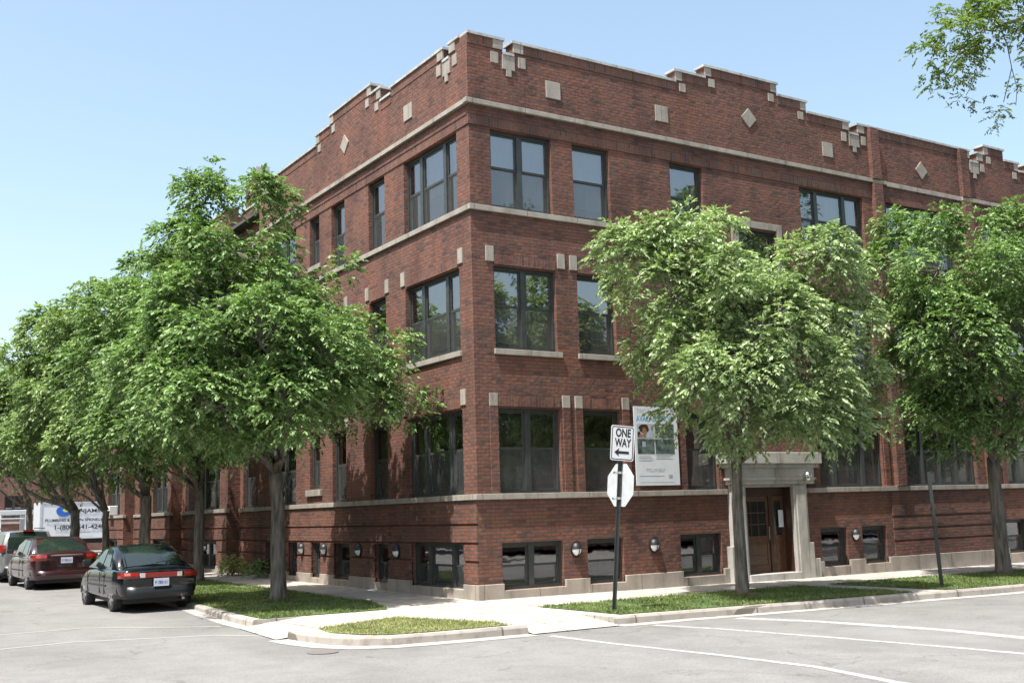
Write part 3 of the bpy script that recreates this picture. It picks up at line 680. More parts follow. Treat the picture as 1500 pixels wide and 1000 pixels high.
# piers and rusticated basement courses
for c0, c1 in ((13.1, 13.45), (17.15, 17.5)):
    box(pr, FR, c0, c1, -.02, .14, 0.003, 6.05); box(pr, FR, c0, c1, -.02, .14, 6.2, 8.43); box(pr, FR, c0, c1, -.02, .13, 8.575, 10.06)
def bandslabs(F, s0, s1, rows, ops, p=.04):
    for z0, z1 in rows:
        cuts = sorted([(max(a, s0), min(b, s1)) for a, b, c, d in ops if c < z1 and d > z0 and b > s0 and a < s1])
        x = s0
        for a, b in cuts:
            if a-x > .03: box(ru, F, x, a, -.02, p, z0, z1)
            x = max(x, b)
        if s1-x > .03: box(ru, F, x, s1, -.02, p, z0, z1)
ROWS = [(-.60, -.13), (-.985, -.65), (-1.36, -1.035), (-1.83, -1.41)]
bandslabs(FL, .001, 13.05, ROWS, L_ops)
for y0, y1, ws, ob in PAV:
    ops = [(a+.2, b-.2, -1.95, -1.05) for a, b, _ in ws] if ob == 0 else []
    bandslabs(shiftF(FL, ob), y0+(.001 if ob == 0 else .01), y1-.01, ROWS, ops)
bandslabs(FR, 12.9, 17.4, [(-.78, -.13), (-1.1, -.84), (-1.42, -1.16), (-1.83, -1.48)], R_ops, .03)
islands('brick_pier', pr, M['brick'], B); obj('brick_rustication', ru, M['brick'], B, recalc=False)
# base course in limestone, lower under the windows
bs = NB()
def basec(F, s0, s1, ops, zg, p=.07, ob=0):
    cuts = sorted([(a, b) for a, b, c, d in ops if c < -1.9 and c > -2.03 and b > s0 and a < s1]); x = s0
    Fb = shiftF(F, ob)
    for a, b in cuts:
        if a > x: box(bs, Fb, x, a, -.05, p, zg, -1.845)
        box(bs, Fb, a+.0005, b-.0005, -.12, p-.004, zg, -1.985 if F is FR else -1.955); x = b
    if s1 > x: box(bs, Fb, x, s1, -.05, p, zg, -1.845)
basec(FR, -.07, 6.9, R_ops, -2.5); basec(FR, 9.8, 26, R_ops, -2.6)
basec(FL, .051, 13.12, [q for q in L_ops], -2.4)
for y0, y1, ws, ob in PAV: basec(FL, y0-(.07 if ob == 0 else -.08), y1+(.07 if ob == 0 else -.08), [(a+.2, b-.2, -1.95, -1.05) for a, b, _ in ws] if ob == 0 else [], -2.4, ob=ob)
islands('base_course', bs, M['base'], B, bevel=.01)
# stone surround of the stair window
st = NB()
box(st, FR, 7.62, 7.84, -.05, .05, 4.6, 6.78); box(st, FR, 9.21, 9.40, -.05, .05, 4.6, 6.78); box(st, FR, 7.845, 9.205, -.05, .05, 6.6, 6.78); box(st, FR, 7.62, 9.40, -.05, .07, 4.45, 4.6)
islands('stone_surround', st, M['stone'], B, bevel=.01)
# portal
st = NB()
GZ = -2.5
box(st, FR, 6.72, 10.0, -.05, .30, .60, .88); box(st, FR, 6.80, 9.92, -.05, .24, .50, .60)
box(st, FR, 6.90, 9.80, -.05, .20, .10, .50); box(st, FR, 6.86, 9.84, -.05, .225, .20, .26)
box(st, FR, 6.98, 7.42, -.02, .17, GZ, .10); box(st, FR, 9.05, 9.52, -.02, .17, GZ, .10)
box(st, FR, 7.10, 7.36, -.02, .20, GZ, .04); box(st, FR, 9.12, 9.44, -.02, .20, GZ, .04)
box(st, FR, 6.86, 7.1, -.05, .19, GZ, -1.35); box(st, FR, 9.42, 9.64, -.05, .19, GZ, -1.35)
box(st, FR, 9.64, 9.86, -.05, .17, GZ, -1.75); box(st, FR, 7.36, 9.12, -.6, .24, GZ, -2.04)
box(st, FR, 7.36, 9.12, -.02, .12, .035, .10)
pt = obj('portal', st, M['portal'], B, recalc=False, bevel=.012)
text('carved_number', '5326', .2, mat_face(FR(8.35, .208, .38), (1, 0, 0), (0, 0, 1)), M['stone'], pt, ex=.004) if False else None
# door
D = -.18
bm = NB()
box(bm, FR, 7.30, 7.55, D-.05, .06, -2.04, .04); box(bm, FR, 9.02, 9.42, D-.05, .06, -2.04, .04); box(bm, FR, 7.55, 9.02, D-.05, D+.04, -.16, .04)
box(bm, FR, 8.48, 8.58, D-.05, D+.03, -2.04, -.16)
door_frame = obj('door_frame', bm, M['wood_dark'], B, recalc=False, bevel=.006)
bm = NB()
for a, b in ((7.55, 8.48), (8.58, 9.02)):
    box(bm, FR, a, a+.09, D-.04, D, -2.03, -.17); box(bm, FR, b-.09, b, D-.04, D, -2.03, -.17)
    box(bm, FR, a+.09, b-.09, D-.04, D, -2.03, -1.85); box(bm, FR, a+.09, b-.09, D-.04, D, -.30, -.17)
    box(bm, FR, a+.09, b-.09, D-.04, D, -1.28, -1.14)
    box(bm, FR, a+.09, b-.09, D-.035, D-.012, -1.85, -1.28)
    for z in (-1.75, -1.5): box(bm, FR, a+.13, b-.13, D-.012, D-.002, z, z+.14)
    if b-a > .5:
        for f in (.33, .66): box(bm, FR, a+.09+(b-a-.18)*f-.012, a+.09+(b-a-.18)*f+.012, D-.03, D-.008, -1.14, -.30)
        for z in (-.86, -.58): box(bm, FR, a+.09, b-.09, D-.03, D-.01, z-.012, z+.012)
dr = obj('door', bm, M['wood'], B, recalc=False, bevel=.004)
for a, b in ((7.64, 8.39), (8.67, 8.93)):
    bm = NB(); quad(bm, [FR(a, D-.025, -1.14), FR(b, D-.025, -1.14), FR(b, D-.025, -.30), FR(a, D-.025, -.30)], FR(0, 1, 0)); obj('pane', bm, M['carglass'], dr, recalc=False)
bm = NB(); tube(bm, [FR(8.43, D+.05, -1.25), FR(8.43, D+.05, -.93)], [.014, .014]); tube(bm, [FR(8.43, D, -1.2), FR(8.43, D+.05, -1.2)], [.01, .01]); tube(bm, [FR(8.43, D, -.98), FR(8.43, D+.05, -.98)], [.01, .01])
obj('handle', bm, M['steel'], dr)
bm = NB(); box(bm, FR, 8.80, 8.96, D+.021, D+.03, -.95, -.53); obj('notice', bm, M['signwhite'], door_frame, recalc=False)
# wall lamps: round bulkhead, black hood over a white globe
def bulkhead(F, s, z, ob=.02):
    bm = NB(); c = F(s, 0, z); nout = F(0, 1, 0)-F(0, 0, 0); sx = F(1, 0, 0)-F(0, 0, 0)
    def dome(bm, rx, rz, d, zlo, zhi, o0=.0, n=14, k=5):
        rows = []
        for i in range(k+1):
            ph = (math.pi/2)*i/k; row = []
            for j in range(n+1):
                th = zlo + (zhi-zlo)*j/n
                row.append(bm.verts.new(c + nout*(o0+d*math.sin(ph)+ob) + sx*(rx*math.cos(ph)*math.cos(th)) + Vector((0, 0, rz*math.cos(ph)*math.sin(th)))))
            rows.append(row)
        for i in range(k):
            for j in range(n): bm.faces.new((rows[i][j], rows[i][j+1], rows[i+1][j+1], rows[i+1][j]))
        bmesh.ops.remove_doubles(bm, verts=bm.verts, dist=1e-5)
    dome(bm, .125, .15, .13, 0, math.pi)
    for j in range(24):    # backing ring
        a, b = 2*math.pi*j/24, 2*math.pi*(j+1)/24
        P = lambda t, r, o: c + nout*(o+ob) + sx*(.13*r*math.cos(t)) + Vector((0, 0, .16*r*math.sin(t)))
        quad(bm, [P(a, 1.08, -.02), P(b, 1.08, -.02), P(b, 1.08, .02), P(a, 1.08, .02)]); quad(bm, [P(a, .9, .02), P(b, .9, .02), P(b, 1.08, .02), P(a, 1.08, .02)])
    rr = [c + nout*(ob+.125*math.sin(t)+.004) + Vector((0, 0, -.152*math.cos(t)-.0)) for t in [i*math.pi/2/6 for i in range(7)]]
    tube(bm, rr, [.009]*7, 6)
    L = obj('wall_lamp', bm, M['black'], B, smooth=True)
    bm = NB(); dome(bm, .115, .142, .115, math.pi, 2*math.pi, .0); obj('globe', bm, M['globe'], L, smooth=True)
for s in (2.44, 4.62, 11.38): bulkhead(FR, s, -1.22)
for s in (3.62, 5.7, 7.85, 9.4, 18.0): bulkhead(FL, s, -1.2, .06)
# sconce on the portal
bm = NB(); lathe(bm, [(.02, -.12), (.06, -.1), (.10, -.02), (.105, .03), (.06, .09), (.015, .11)], FR(9.38, .36, .29)); tube(bm, [FR(9.38, .17, .20), FR(9.38, .36, .18)], [.02, .02])
obj('portal_lamp', bm, M['steel'], B, smooth=True)
# small window air conditioner on the far pavilion
bm = NB(); box(bm, FL, 31.0, 31.6, -.1, .25, .02, .42); obj('air_conditioner', bm, M['signwhite'], B, recalc=False, bevel=.02)
# chimney on the roof
bm = NB(); box(bm, FI, 1.2, 2.0, 17.0, 17.8, 9.4, 11.6); ch = obj('chimney', bm, M['brick'], B, recalc=False)
bm = NB(); box(bm, FI, 1.35, 1.85, 17.15, 17.65, 11.6, 12.1); obj('chimney_pot', bm, M['coping'], ch, recalc=False)

# ------------------------------------------------------------------ banner on the wall
bn = thing('banner', 'tall white AVAILABLE banner with four pictures on the wall beside the one way sign', 'banner', (4.82, -.06, .1))
bn.location = (0, 0, 0)
bm = NB(); BA, BB, BC, BD = 4.17, 5.46, .12, 1.93
box(bm, FR, BA, BB, .045, .06, BC, BD); sheetb = obj('banner_sheet', bm, M['bannerwhite'], bn, recalc=False)
text('lettering', 'TWO Bedrooms', .15, mat_face(FR(4.66, .0605, 1.81), (1, 0, 0), (0, 0, 1)), M['bannergrey'], sheetb, .001, width=.80)
text('lettering', 'AVAILABLE NOW', .19, mat_face(FR(4.80, .0605, 1.64), (1, 0, 0), (0, 0, 1)), M['bannerblue'], sheetb, .001, width=1.13, bold=.004)
bm = NB(); box(bm, FR, 4.24, 4.74, .06, .063, 1.21, 1.53); pic = obj('printed_portrait', bm, M['printbg'], sheetb, recalc=False)
def disc(bm, F, s, z, rx, rz, o, n=20, jit=0): bm.faces.new([bm.verts.new(F(s+rx*math.cos(6.283*k/n)*(1+random.uniform(-jit, jit)), o, z+rz*math.sin(6.283*k/n)*(1+random.uniform(-jit, jit)))) for k in range(n)])
bm = NB(); disc(bm, FR, 4.45, 1.42, .15, .105, .0645, jit=.12); disc(bm, FR, 4.30, 1.28, .05, .07, .0645); ho = obj('printed_hair', bm, M['hair'], sheetb)
bm = NB(); disc(bm, FR, 4.46, 1.36, .065, .085, .066); disc(bm, FR, 4.40, 1.25, .11, .04, .0655); obj('printed_face', bm, M['skin'], sheetb)
bm = NB(); box(bm, FR, 4.77, 5.34, .06, .063, 1.21, 1.53); box(bm, FR, 4.24, 4.74, .06, .063, .84, 1.18); box(bm, FR, 4.77, 5.34, .06, .063, .84, 1.18); obj('printed_picture', bm, M['teal'], sheetb, recalc=False)
bm = NB(); box(bm, FR, 4.38, 4.48, .063, .0645, 1.0, 1.12); box(bm, FR, 4.9, 5.0, .063, .0645, 1.35, 1.5); obj('printed_highlight', bm, M['printbg'], sheetb, recalc=False)
bm = NB()
for k in range(4):
    box(bm, FR, 4.27, 4.27+random.uniform(.35, .44), .06, .062, .78-.035*k, .787-.035*k)
    if k < 3: box(bm, FR, 4.78, 4.78+random.uniform(.3, .5), .06, .062, .80-.04*k, .812-.04*k)
box(bm, FR, 4.27, 5.0, .06, .062, .33, .342); box(bm, FR, 5.13, 5.24, .06, .062, .28, .36); box(bm, FR, 4.27, 5.3, .06, .062, .19, .194); obj('fine_print', bm, M['bannergrey'], sheetb, recalc=False)
text('lettering', '773.LM.SELF', .11, mat_face(FR(4.74, .0605, .46), (1, 0, 0), (0, 0, 1)), M['bannergrey'], sheetb, .001, width=.55)

# ------------------------------------------------------------------ street sign
def sign_post():
    p0 = Vector((.2, -4.18, G(.2, -4.18)-.1)); lean = RV*.085 + Vector((0, 0, 1)); lean = lean.normalized()
    t = thing('street_sign', 'black post with a one way sign above the back of an octagonal sign', 'sign', (p0.x, p0.y, p0.z))
    t.location = (0, 0, 0)
    X = Vector((.87, -.49, 0)).normalized(); N = X.cross(lean).normalized(); N = -N if N.dot(Vector(CAM)-p0) < 0 else N; X = (X - lean*X.dot(lean)).normalized()
    bm = NB()
    def FP(a, b, c): return p0 + X*a + N*b + lean*c
    box(bm, FP, -.035, .035, -.02, -.012, 0, 3.18); box(bm, FP, -.035, -.028, -.012, .02, 0, 3.18); box(bm, FP, .028, .035, -.012, .02, 0, 3.18)
    obj('post', bm, M['post'], t, recalc=False)
    # octagon behind the post, seen from the back
    R8 = .405; c = 2.3-.02
    poly = [(R8*math.cos(math.pi/8+k*math.pi/4)+.02, c+R8*math.sin(math.pi/8+k*math.pi/4)) for k in range(8)]
    bm = NB(); XO = (Vector((0, 1, 0)) - lean*lean.y).normalized(); NO = Vector((-1, 0, 0))
    prism(bm, lambda s, o, z: p0 + XO*s + NO*o + lean*z, poly, -.045, -.041); obj('stop_sign', bm, M['signback'], t)
    bm = NB()
    for zz in (2.05, 2.5): lathe(bm, [(.02, -.06), (.02, .0)], p0 + lean*zz + Vector((-.07, .0, 0)), 'x', 8); box(bm, FP, -.045, .045, .0, .012, zz-.02, zz+.02)
    obj('bolt', bm, M['steel'], t)
    # one way sign in front of the post, turned a little
    X2 = Vector((.985, -.17, 0)); X2 = (X2 - lean*X2.dot(lean)).normalized(); N2 = X2.cross(lean).normalized()
    if False: pass
    c0 = FP(.02, .035, 3.02)
    def rr(w, h, r, n=5):
        out = []
        for cx, cy, a0 in ((w-r, h-r, 0), (-w+r, h-r, 90), (-w+r, -h+r, 180), (w-r, -h+r, 270)):
            for k in range(n+1): a = R_(a0+90*k/n); out.append((cx+r*math.cos(a), cy+r*math.sin(a)))
        return out
    FS = lambda s, o, z: c0 + X2*s + N2*o + lean*z
    bm = NB(); prism(bm, FS, rr(.232, .31, .04), 0, .004); sg = obj('one_way_sign', bm, M['signwhite'], t)
    bm = NB(); o1 = rr(.215, .293, .032); o2 = rr(.200, .278, .026)
    for k in range(len(o1)):
        k2 = (k+1) % len(o1); bm.faces.new([bm.verts.new(FS(s, .0055, z)) for s, z in (o1[k], o1[k2], o2[k2], o2[k])])
    obj('border', bm, M['black'], sg)
    bm = NB(); prism(bm, FS, [(-.155, -.165), (-.06, -.09), (-.075, -.142), (.135, -.142), (.135, -.188), (-.075, -.188), (-.06, -.24)], .004, .007); obj('arrow', bm, M['black'], sg)
    text('lettering', 'ONE', .2, mat_face(FS(0.01, .005, .175), X2, lean), M['black'], sg, .001, width=.30, bold=.006)
    text('lettering', 'WAY', .2, mat_face(FS(0.01, .005, .0), X2, lean), M['black'], sg, .001, width=.33, bold=.006)
sign_post()
bm = NB(); pb = Vector((8.52, -4.66, G(8.52, -4.66)-.1)); tp = pb + Vector((-.07, .04, 2.5))
def FPP(a, b, c): return pb + (tp-pb)*(c/2.5) + Vector((.8, -.6, 0))*a + Vector((.6, .8, 0))*b
box(bm, FPP, -.035, .035, -.01, 0, 0, 2.5); box(bm, FPP, -.035, -.026, 0, .03, 0, 2.5); box(bm, FPP, .026, .035, 0, .03, 0, 2.5)
tag(obj('bare_post', bm, M['post'], recalc=False), 'dark bare metal post without a sign on the grass strip at the right', 'post')

# ------------------------------------------------------------------ trees
def leaves(name, lobes, mat, par, size=1.0, dens=1.0, sub=(.24, .46), per=22, hang=.42):
    """crown: each lobe carries small clumps, each clump carries drooping compound leaves of 9 leaflets"""
    C = np.array([l[0] for l in lobes], float); Rr = np.array([l[1] for l in lobes], float); clumps = []
    for i, (c, r) in enumerate(lobes):
        m_ = max(4, int(dens*40*(r/.9)**2/size**1.3))
        for _ in range(m_):
            for tr in range(6):
                d = rng.normal(size=3); d[2] += .25; d /= np.linalg.norm(d)
                rs_ = rng.uniform(*sub)*size; p = C[i] + d*max(.05, r-rs_*.8)*rng.uniform(.82, 1.02)
                dd = np.linalg.norm(C-p, axis=1)/Rr
                if np.sum(dd < .6) == 0 or rng.random() < .15: break
            nv = mnoise.noise(Vector(p)*(1.15/size)+Vector((len(lobes)*3.7, 0, 0)))
            if nv < -.05 and rng.random() < .9: continue
            clumps.append((p, d, i, rs_*(1+.5*max(0, nv))))
    nc = len(clumps); P = np.array([c[0] for c in clumps]); Dv = np.array([c[1] for c in clumps]); RS = np.array([c[3] for c in clumps])
    S = per; N_ = nc*S
    P = np.repeat(P, S, 0); Dv = np.repeat(Dv, S, 0); RS = np.repeat(RS, S)[:, None]
    h = rng.normal(size=(N_, 3))*.9 + Dv*.8 + np.array([0, 0, .6]); h /= np.linalg.norm(h, axis=1, keepdims=True)
    p0 = P + h*RS*rng.uniform(.35, 1.0, (N_, 1)); 
    a = h*1.0 + rng.normal(size=(N_, 3))*.35; a[:, 2] = a[:, 2]*.5 + .05; a /= np.linalg.norm(a, axis=1, keepdims=True)
    ln = rng.uniform(.17, .27, (N_, 1))*size
    up = np.array([0, 0, 1.]) + rng.normal(size=(N_, 3))*.25; sd = np.cross(a, up); sd /= np.linalg.norm(sd, axis=1, keepdims=True)
    Z = np.array([0, 0, 1.]); V = []
    for q, (t, side) in enumerate(((.25, -1), (.3, 1), (.5, -1), (.55, 1), (.75, -1), (.8, 1), (1, -.35), (1, .35))):
        pos = p0 + a*ln*t - Z*(hang*ln*t*t*.9); tg = a*ln - Z*(2*hang*ln*t*.9); tg /= np.linalg.norm(tg, axis=1, keepdims=True)
        d = tg*.75 + sd*side*.7 - Z*.25 + rng.normal(size=(N_, 3))*.22; d /= np.linalg.norm(d, axis=1, keepdims=True)
        le = rng.uniform(.075, .125, (N_, 1))*size
        nn = np.cross(d, np.cross(Z + sd*side*.35 + rng.normal(size=(N_, 3))*.3, d)); wv = np.cross(d, nn); wv /= np.linalg.norm(wv, axis=1, keepdims=True)
        wv *= le*rng.uniform(.19, .28, (N_, 1))
        V.append(np.stack([pos, pos+d*le*.42+wv, pos+d*le, pos+d*le*.42-wv], 1))
    V = np.concatenate(V, 0)
    return mesh_from(name, V.reshape(-1, 3), 0, mat, par), clumps
def wig(a, b, n, amp, up=0):
    a = Vector(a); b = Vector(b); L = (b-a).length; out = []
    for i in range(n+1):
        t = i/n; p = a.lerp(b, t); s = math.sin(t*math.pi)
        out.append(p + Vector((random.gauss(0, amp), random.gauss(0, amp), random.gauss(0, amp*.5)))*L*s + Vector((0, 0, up*L*s)))
    return out
def tree(name, base, fork_z, r0, lobes, mat, label, group, limbs=10, size=1.0, dens=1.0, lean=(0, 0), twigs=True):
    bx_, by_ = base; bz = G(bx_, by_)
    t = thing(name, label, 'tree', (bx_, by_, bz), group=group)
    inv = Vector((-bx_, -by_, -bz))
    lob = [((c[0]-bx_, c[1]-by_, c[2]-bz), r) for c, r in lobes]
    cr, tw = leaves('crown', lob, mat, t, size, dens)
    bm = NB(); fk = Vector((lean[0], lean[1], fork_z-bz))
    pts = [Vector((0, 0, -.05)), Vector((.0, 0, .12)), Vector((lean[0]*.2, lean[1]*.2, .5))] + [Vector((lean[0]*q, lean[1]*q, .5+(fk.z-.5)*q)) + Vector((random.gauss(0, .015), random.gauss(0, .015), 0)) for q in (.35, .6, .8, 1)]
    tube(bm, pts, [r0*1.5, r0*1.18, r0, r0*.95, r0*.9, r0*.86, r0*.88], 12)
    cen = sum((Vector(c)*r for c, r in lob), Vector())/sum(r for c, r in lob)
    # main leader
    ld = wig(fk, cen + Vector((0, 0, .8)), 6, .02); tube(bm, ld, [r0*.7*(1-.11*i) for i in range(7)], 8)
    idx = sorted(range(len(lob)), key=lambda i: -lob[i][1])[:limbs]
    for i in idx:
        c = Vector(lob[i][0]); st_ = fk if c.z < cen.z + .3 or random.random() < .4 else ld[random.choice((1, 2, 3))]
        w_ = wig(st_ - Vector((0, 0, .12)), c, 7, .03, up=-.04); rr = r0*random.uniform(.35, .52)
        tube(bm, w_, [max(.012, rr*(1-.12*q)) for q in range(8)], 7)
    if twigs:
        for (p, d, i, q_) in tw[::2]:
            c = Vector(lob[i][0]); p = Vector(p)
            tube(bm, wig(c, p, 3, .04), [.022, .016, .011, .006], 4, cap=False)
    obj('trunk', bm, M['bark'], t, smooth=True)
    return t
def lob(base, items, dj=.9):
    D = depth_of(*base); out = []
    for it in items:
        u, v, r = it[:3]; rm = r*D/FPX; off = it[3] if len(it) > 3 else random.uniform(-dj, dj)
        out.append((tuple(at(u, v, D+off)), rm))
    return out
TA = (4.43, -2.98)
LA = [(1035, 560, 45, -2.3), (1110, 585, 55, -2.4), (1080, 520, 60, -2.4), (1180, 590, 50, -2.3), (1140, 460, 55, -2), (915, 375, 42), (962, 362, 38), (1012, 352, 40), (1052, 338, 32), (925, 425, 42), (985, 435, 58, -1.2), (1050, 425, 62, -1.5), (1095, 418, 34), (1135, 412, 34), (1170, 388, 38), (1212, 375, 40), (1240, 405, 25), (1185, 450, 62, -1), (1115, 480, 75, -1.8), (1255, 470, 38), (1030, 510, 62, -1.6), (950, 505, 40), (955, 545, 30), (1012, 588, 38, -.8), (1085, 590, 75, -1.4), (1175, 565, 75, -1.2), (1245, 530, 40), (1235, 605, 50), (1160, 604, 40), (1075, 602, 38), (1020, 604, 32), (1275, 610, 28), (988, 602, 15), (1060, 480, 80, 1.3), (1150, 520, 90, 1.5), (1000, 480, 60, 1.2), (1200, 620, 40, 1.2), (1100, 610, 60, 1.2), (1040, 390, 50, 1), (1240, 622, 30), (1280, 565, 24), (1205, 622, 32, -1.3)]
tree('ash_tree', TA, .55, .125, lob(TA, LA), M['leafA'], 'sunlit pale green ash tree with a straight grey trunk in front of the stone doorway', 'trees along the kerb', 12, size=1.06)
TB = (13.13, -3.0)
LB = [(1400, 638, 36), (1460, 600, 60, -1.5), (1375, 612, 36, -1), (1420, 520, 60, -2), (1350, 470, 50, -1.5), (1318, 342, 32), (1370, 338, 34), (1430, 334, 34), (1485, 342, 40), (1310, 385, 45), (1375, 395, 58, -1.5), (1455, 405, 60, -1.5), (1318, 445, 48), (1395, 485, 65, -1.8), (1480, 485, 60, -1.6), (1335, 535, 48), (1415, 565, 58, -1), (1490, 565, 60, -1), (1350, 595, 32), (1440, 625, 34), (1500, 635, 38), (1335, 640, 20), (1300, 478, 26), (1550, 420, 80), (1560, 540, 80), (1530, 350, 50), (1440, 470, 90, 1.2), (1380, 560, 50, 1.2)]
tree('ash_tree', TB, .6, .17, lob(TB, LB), M['leafB'], 'dense green ash tree at the right edge, growing beside the bare post', 'trees along the kerb', 10, size=1.06)
T1 = (-2.91, 3.67)
L1 = [(300, 600, 50, -3.4), (230, 580, 50, -3), (210, 600, 45, -1.2), (195, 545, 45, -.5), (270, 500, 50, -2.8), (480, 560, 50, 2.4), (440, 610, 45, 2.6), (400, 520, 55, 2.8), (500, 480, 40, 2.2), (360, 600, 50, 2.8), (470, 520, 55, -2.6), (420, 590, 60, -3), (330, 600, 60, -2.8), (380, 500, 70, -2.8), (480, 575, 34, -2.2), (560, 588, 22, -1.4), (280, 560, 50, -2.4), (318, 258, 22), (345, 250, 20), (300, 298, 42), (362, 292, 44), (405, 300, 32), (275, 360, 50), (345, 370, 70, -1), (408, 375, 38), (500, 398, 26), (478, 425, 28), (240, 430, 55), (310, 460, 85, -1.4), (400, 455, 70, -1), (462, 452, 34), (520, 435, 18), (548, 545, 38), (585, 510, 20), (535, 585, 45), (602, 602, 18), (632, 606, 9), (445, 560, 85, -1.6), (345, 560, 90, -2), (250, 530, 75, -1), (400, 622, 45), (465, 600, 45), (318, 632, 52), (255, 610, 50), (520, 612, 22), (575, 560, 20), (210, 560, 50), (330, 480, 90, 1.4), (420, 540, 90, 1.4), (300, 400, 70, 1.2), (500, 505, 32, .5), (540, 490, 25)]
tree('ash_tree', T1, .75, .165, lob(T1, L1), M['leafB'], 'large deep green ash tree with a thick grey trunk in front of the left wall', 'trees along the kerb', 14, lean=(-.05, 0), size=1.06)
T2 = (-2.02, 12.35)
L2 = [(300, 560, 45, 2.4), (260, 600, 45, 2.6), (320, 610, 30, 1.8), (250, 520, 60, -2.4), (200, 590, 50, -2.4), (290, 620, 40, -2.2), (235, 440, 45), (180, 470, 55), (155, 540, 65), (235, 540, 85, -1.5), (300, 590, 70), (195, 630, 62), (275, 640, 55), (150, 610, 40), (330, 620, 45), (340, 650, 28), (250, 480, 60), (285, 665, 30), (210, 400, 30), (300, 500, 80, 1)]
tree('ash_tree', T2, .55, .15, lob(T2, L2, 1.3), M['leafB'], 'green ash tree with low forked limbs growing behind the dark green hatchback', 'trees along the kerb', 9, twigs=False, size=1.25)
T3 = (-2.1, 17.8)
L3 = [(165, 450, 40), (120, 480, 48), (100, 550, 60), (160, 590, 65), (215, 670, 35), (120, 650, 45), (190, 690, 25), (140, 520, 70, 1.5), (230, 620, 50, 1.5)]
tree('ash_tree', T3, .5, .2, lob(T3, L3, 1.5), M['leafC'], 'green ash tree with a thick dark trunk and wide fork, fourth from the corner', 'trees along the kerb', 8, twigs=False, size=1.45)
T4 = (-2.6, 21.2)
L4 = [(75, 490, 38), (50, 540, 50), (95, 600, 55), (60, 650, 50), (120, 690, 30), (130, 440, 25), (100, 470, 35), (80, 560, 60, 1.5)]
tree('ash_tree', T4, .1, .13, lob(T4, L4, 1.5), M['leafC'], 'pale olive street tree with a slim trunk standing right of the plumbing truck lettering', 'trees along the kerb', 7, twigs=False, size=1.6)
T5 = (-2.9, 24.9)
L5 = [(25, 535, 38), (10, 590, 50), (55, 640, 45), (20, 680, 42), (-30, 560, 60), (-40, 650, 60), (95, 700, 22), (45, 590, 50, 1.5)]
tree('ash_tree', T5, .2, .19, lob(T5, L5, 1.5), M['leafC'], 'street tree with a dark trunk that stands in front of the plumbing truck logo', 'trees along the kerb', 7, twigs=False, size=1.75)
T6 = (-3.0, 34)
L6 = [(10, 560, 30), (-20, 600, 50), (30, 640, 40), (5, 690, 30), (60, 690, 25), (-50, 680, 40)]
tree('ash_tree', T6, .5, .15, lob(T6, L6, 1.5), M['leafC'], 'farthest street tree at the left edge beyond the parked white van', 'trees along the kerb', 5, twigs=False, size=2.1)
# the tree across the street that hangs into the top right corner
TE = (19.5, -14.5)
def overhang():
    bz = G(*TE); t = thing('elm_tree', 'tall elm whose fine leafy branch hangs into the sky at the top right', 'tree', (TE[0], TE[1], bz))
    D = 21.0
    its = [(1395, 80, 30), (1372, 95, 16), (1410, 15, 30), (1440, 50, 30), (1390, 50, 24), (1366, 125, 10), (1385, 25, 22), (1405, 60, 34), (1400, 100, 26), (1380, 118, 14), (1425, 35, 36), (1362, 20, 12), (1450, 20, 30), (1352, 80, 7), (1440, 75, 26), (1420, 90, 20), (1480, 15, 30), (1520, 20, 40), (1560, 60, 60), (1375, 60, 14)]
    thin = [(1466, 150, 22), (1480, 130, 16), (1485, 100, 14), (1445, 145, 18), (1425, 122, 12), (1412, 150, 7), (1466, 172, 8), (1490, 60, 16), (1470, 45, 18), (1510, 120, 30), (1455, 108, 10), (1490, 155, 10), (1372, 140, 5)]
    mk = lambda l: [((*(at(u, v, D+random.uniform(-.6, .6))-Vector((TE[0], TE[1], bz))),), r*D/FPX) for u, v, r in l]
    big = [((random.uniform(-1, 5), random.uniform(-3, 3), random.uniform(10, 14.5)), random.uniform(1.2, 2)) for _ in range(12)]
    V = []
    leaves('crown', mk(its), M['leafD'], t, .75, 1.3, (.12, .34), 8)
    leaves('crown', mk(thin), M['leafD'], t, .62, 1.0, (.1, .3), 5)
    leaves('crown', big, M['leafD'], t, 1.3, .5)
    bm = NB(); tube(bm, [(0, 0, -.05), (0, 0, 1), (.1, 0, 4), (0, .1, 8), (0, 0, 12)], [.42, .33, .28, .22, .1], 12)
    loc = lambda u, v, d=D: at(u, v, d)-Vector((TE[0], TE[1], bz))
    tip = loc(1540, 0); tube(bm, wig((0, .1, 7.5), tip, 6, .02, .04), [.14, .12, .1, .085, .07, .055, .045], 8)
    tube(bm, [tip, loc(1500, 24), loc(1485, 32), loc(1464, 38), loc(1455, 22), loc(1453, 5), loc(1450, -15)], [.045, .036, .032, .028, .022, .018, .012], 6)
    for pl, r in (([(1464, 38), (1458, 46), (1440, 44), (1415, 60), (1400, 85), (1385, 110)], .02), ([(1455, 22), (1430, 25), (1400, 22), (1375, 18)], .015), ([(1464, 38), (1475, 65), (1482, 100), (1470, 150)], .012), ([(1482, 100), (1490, 130), (1488, 155)], .008), ([(1440, 44), (1425, 75), (1432, 110), (1415, 140)], .01), ([(1500, 24), (1490, 14), (1470, 16)], .012), ([(1410, 70), (1380, 78), (1356, 80)], .008)):
        tube(bm, [loc(u, v) for u, v in pl], [r*(1-.12*i) for i in range(len(pl))], 5)
    obj('trunk', bm, M['bark'], t, smooth=True)
overhang()
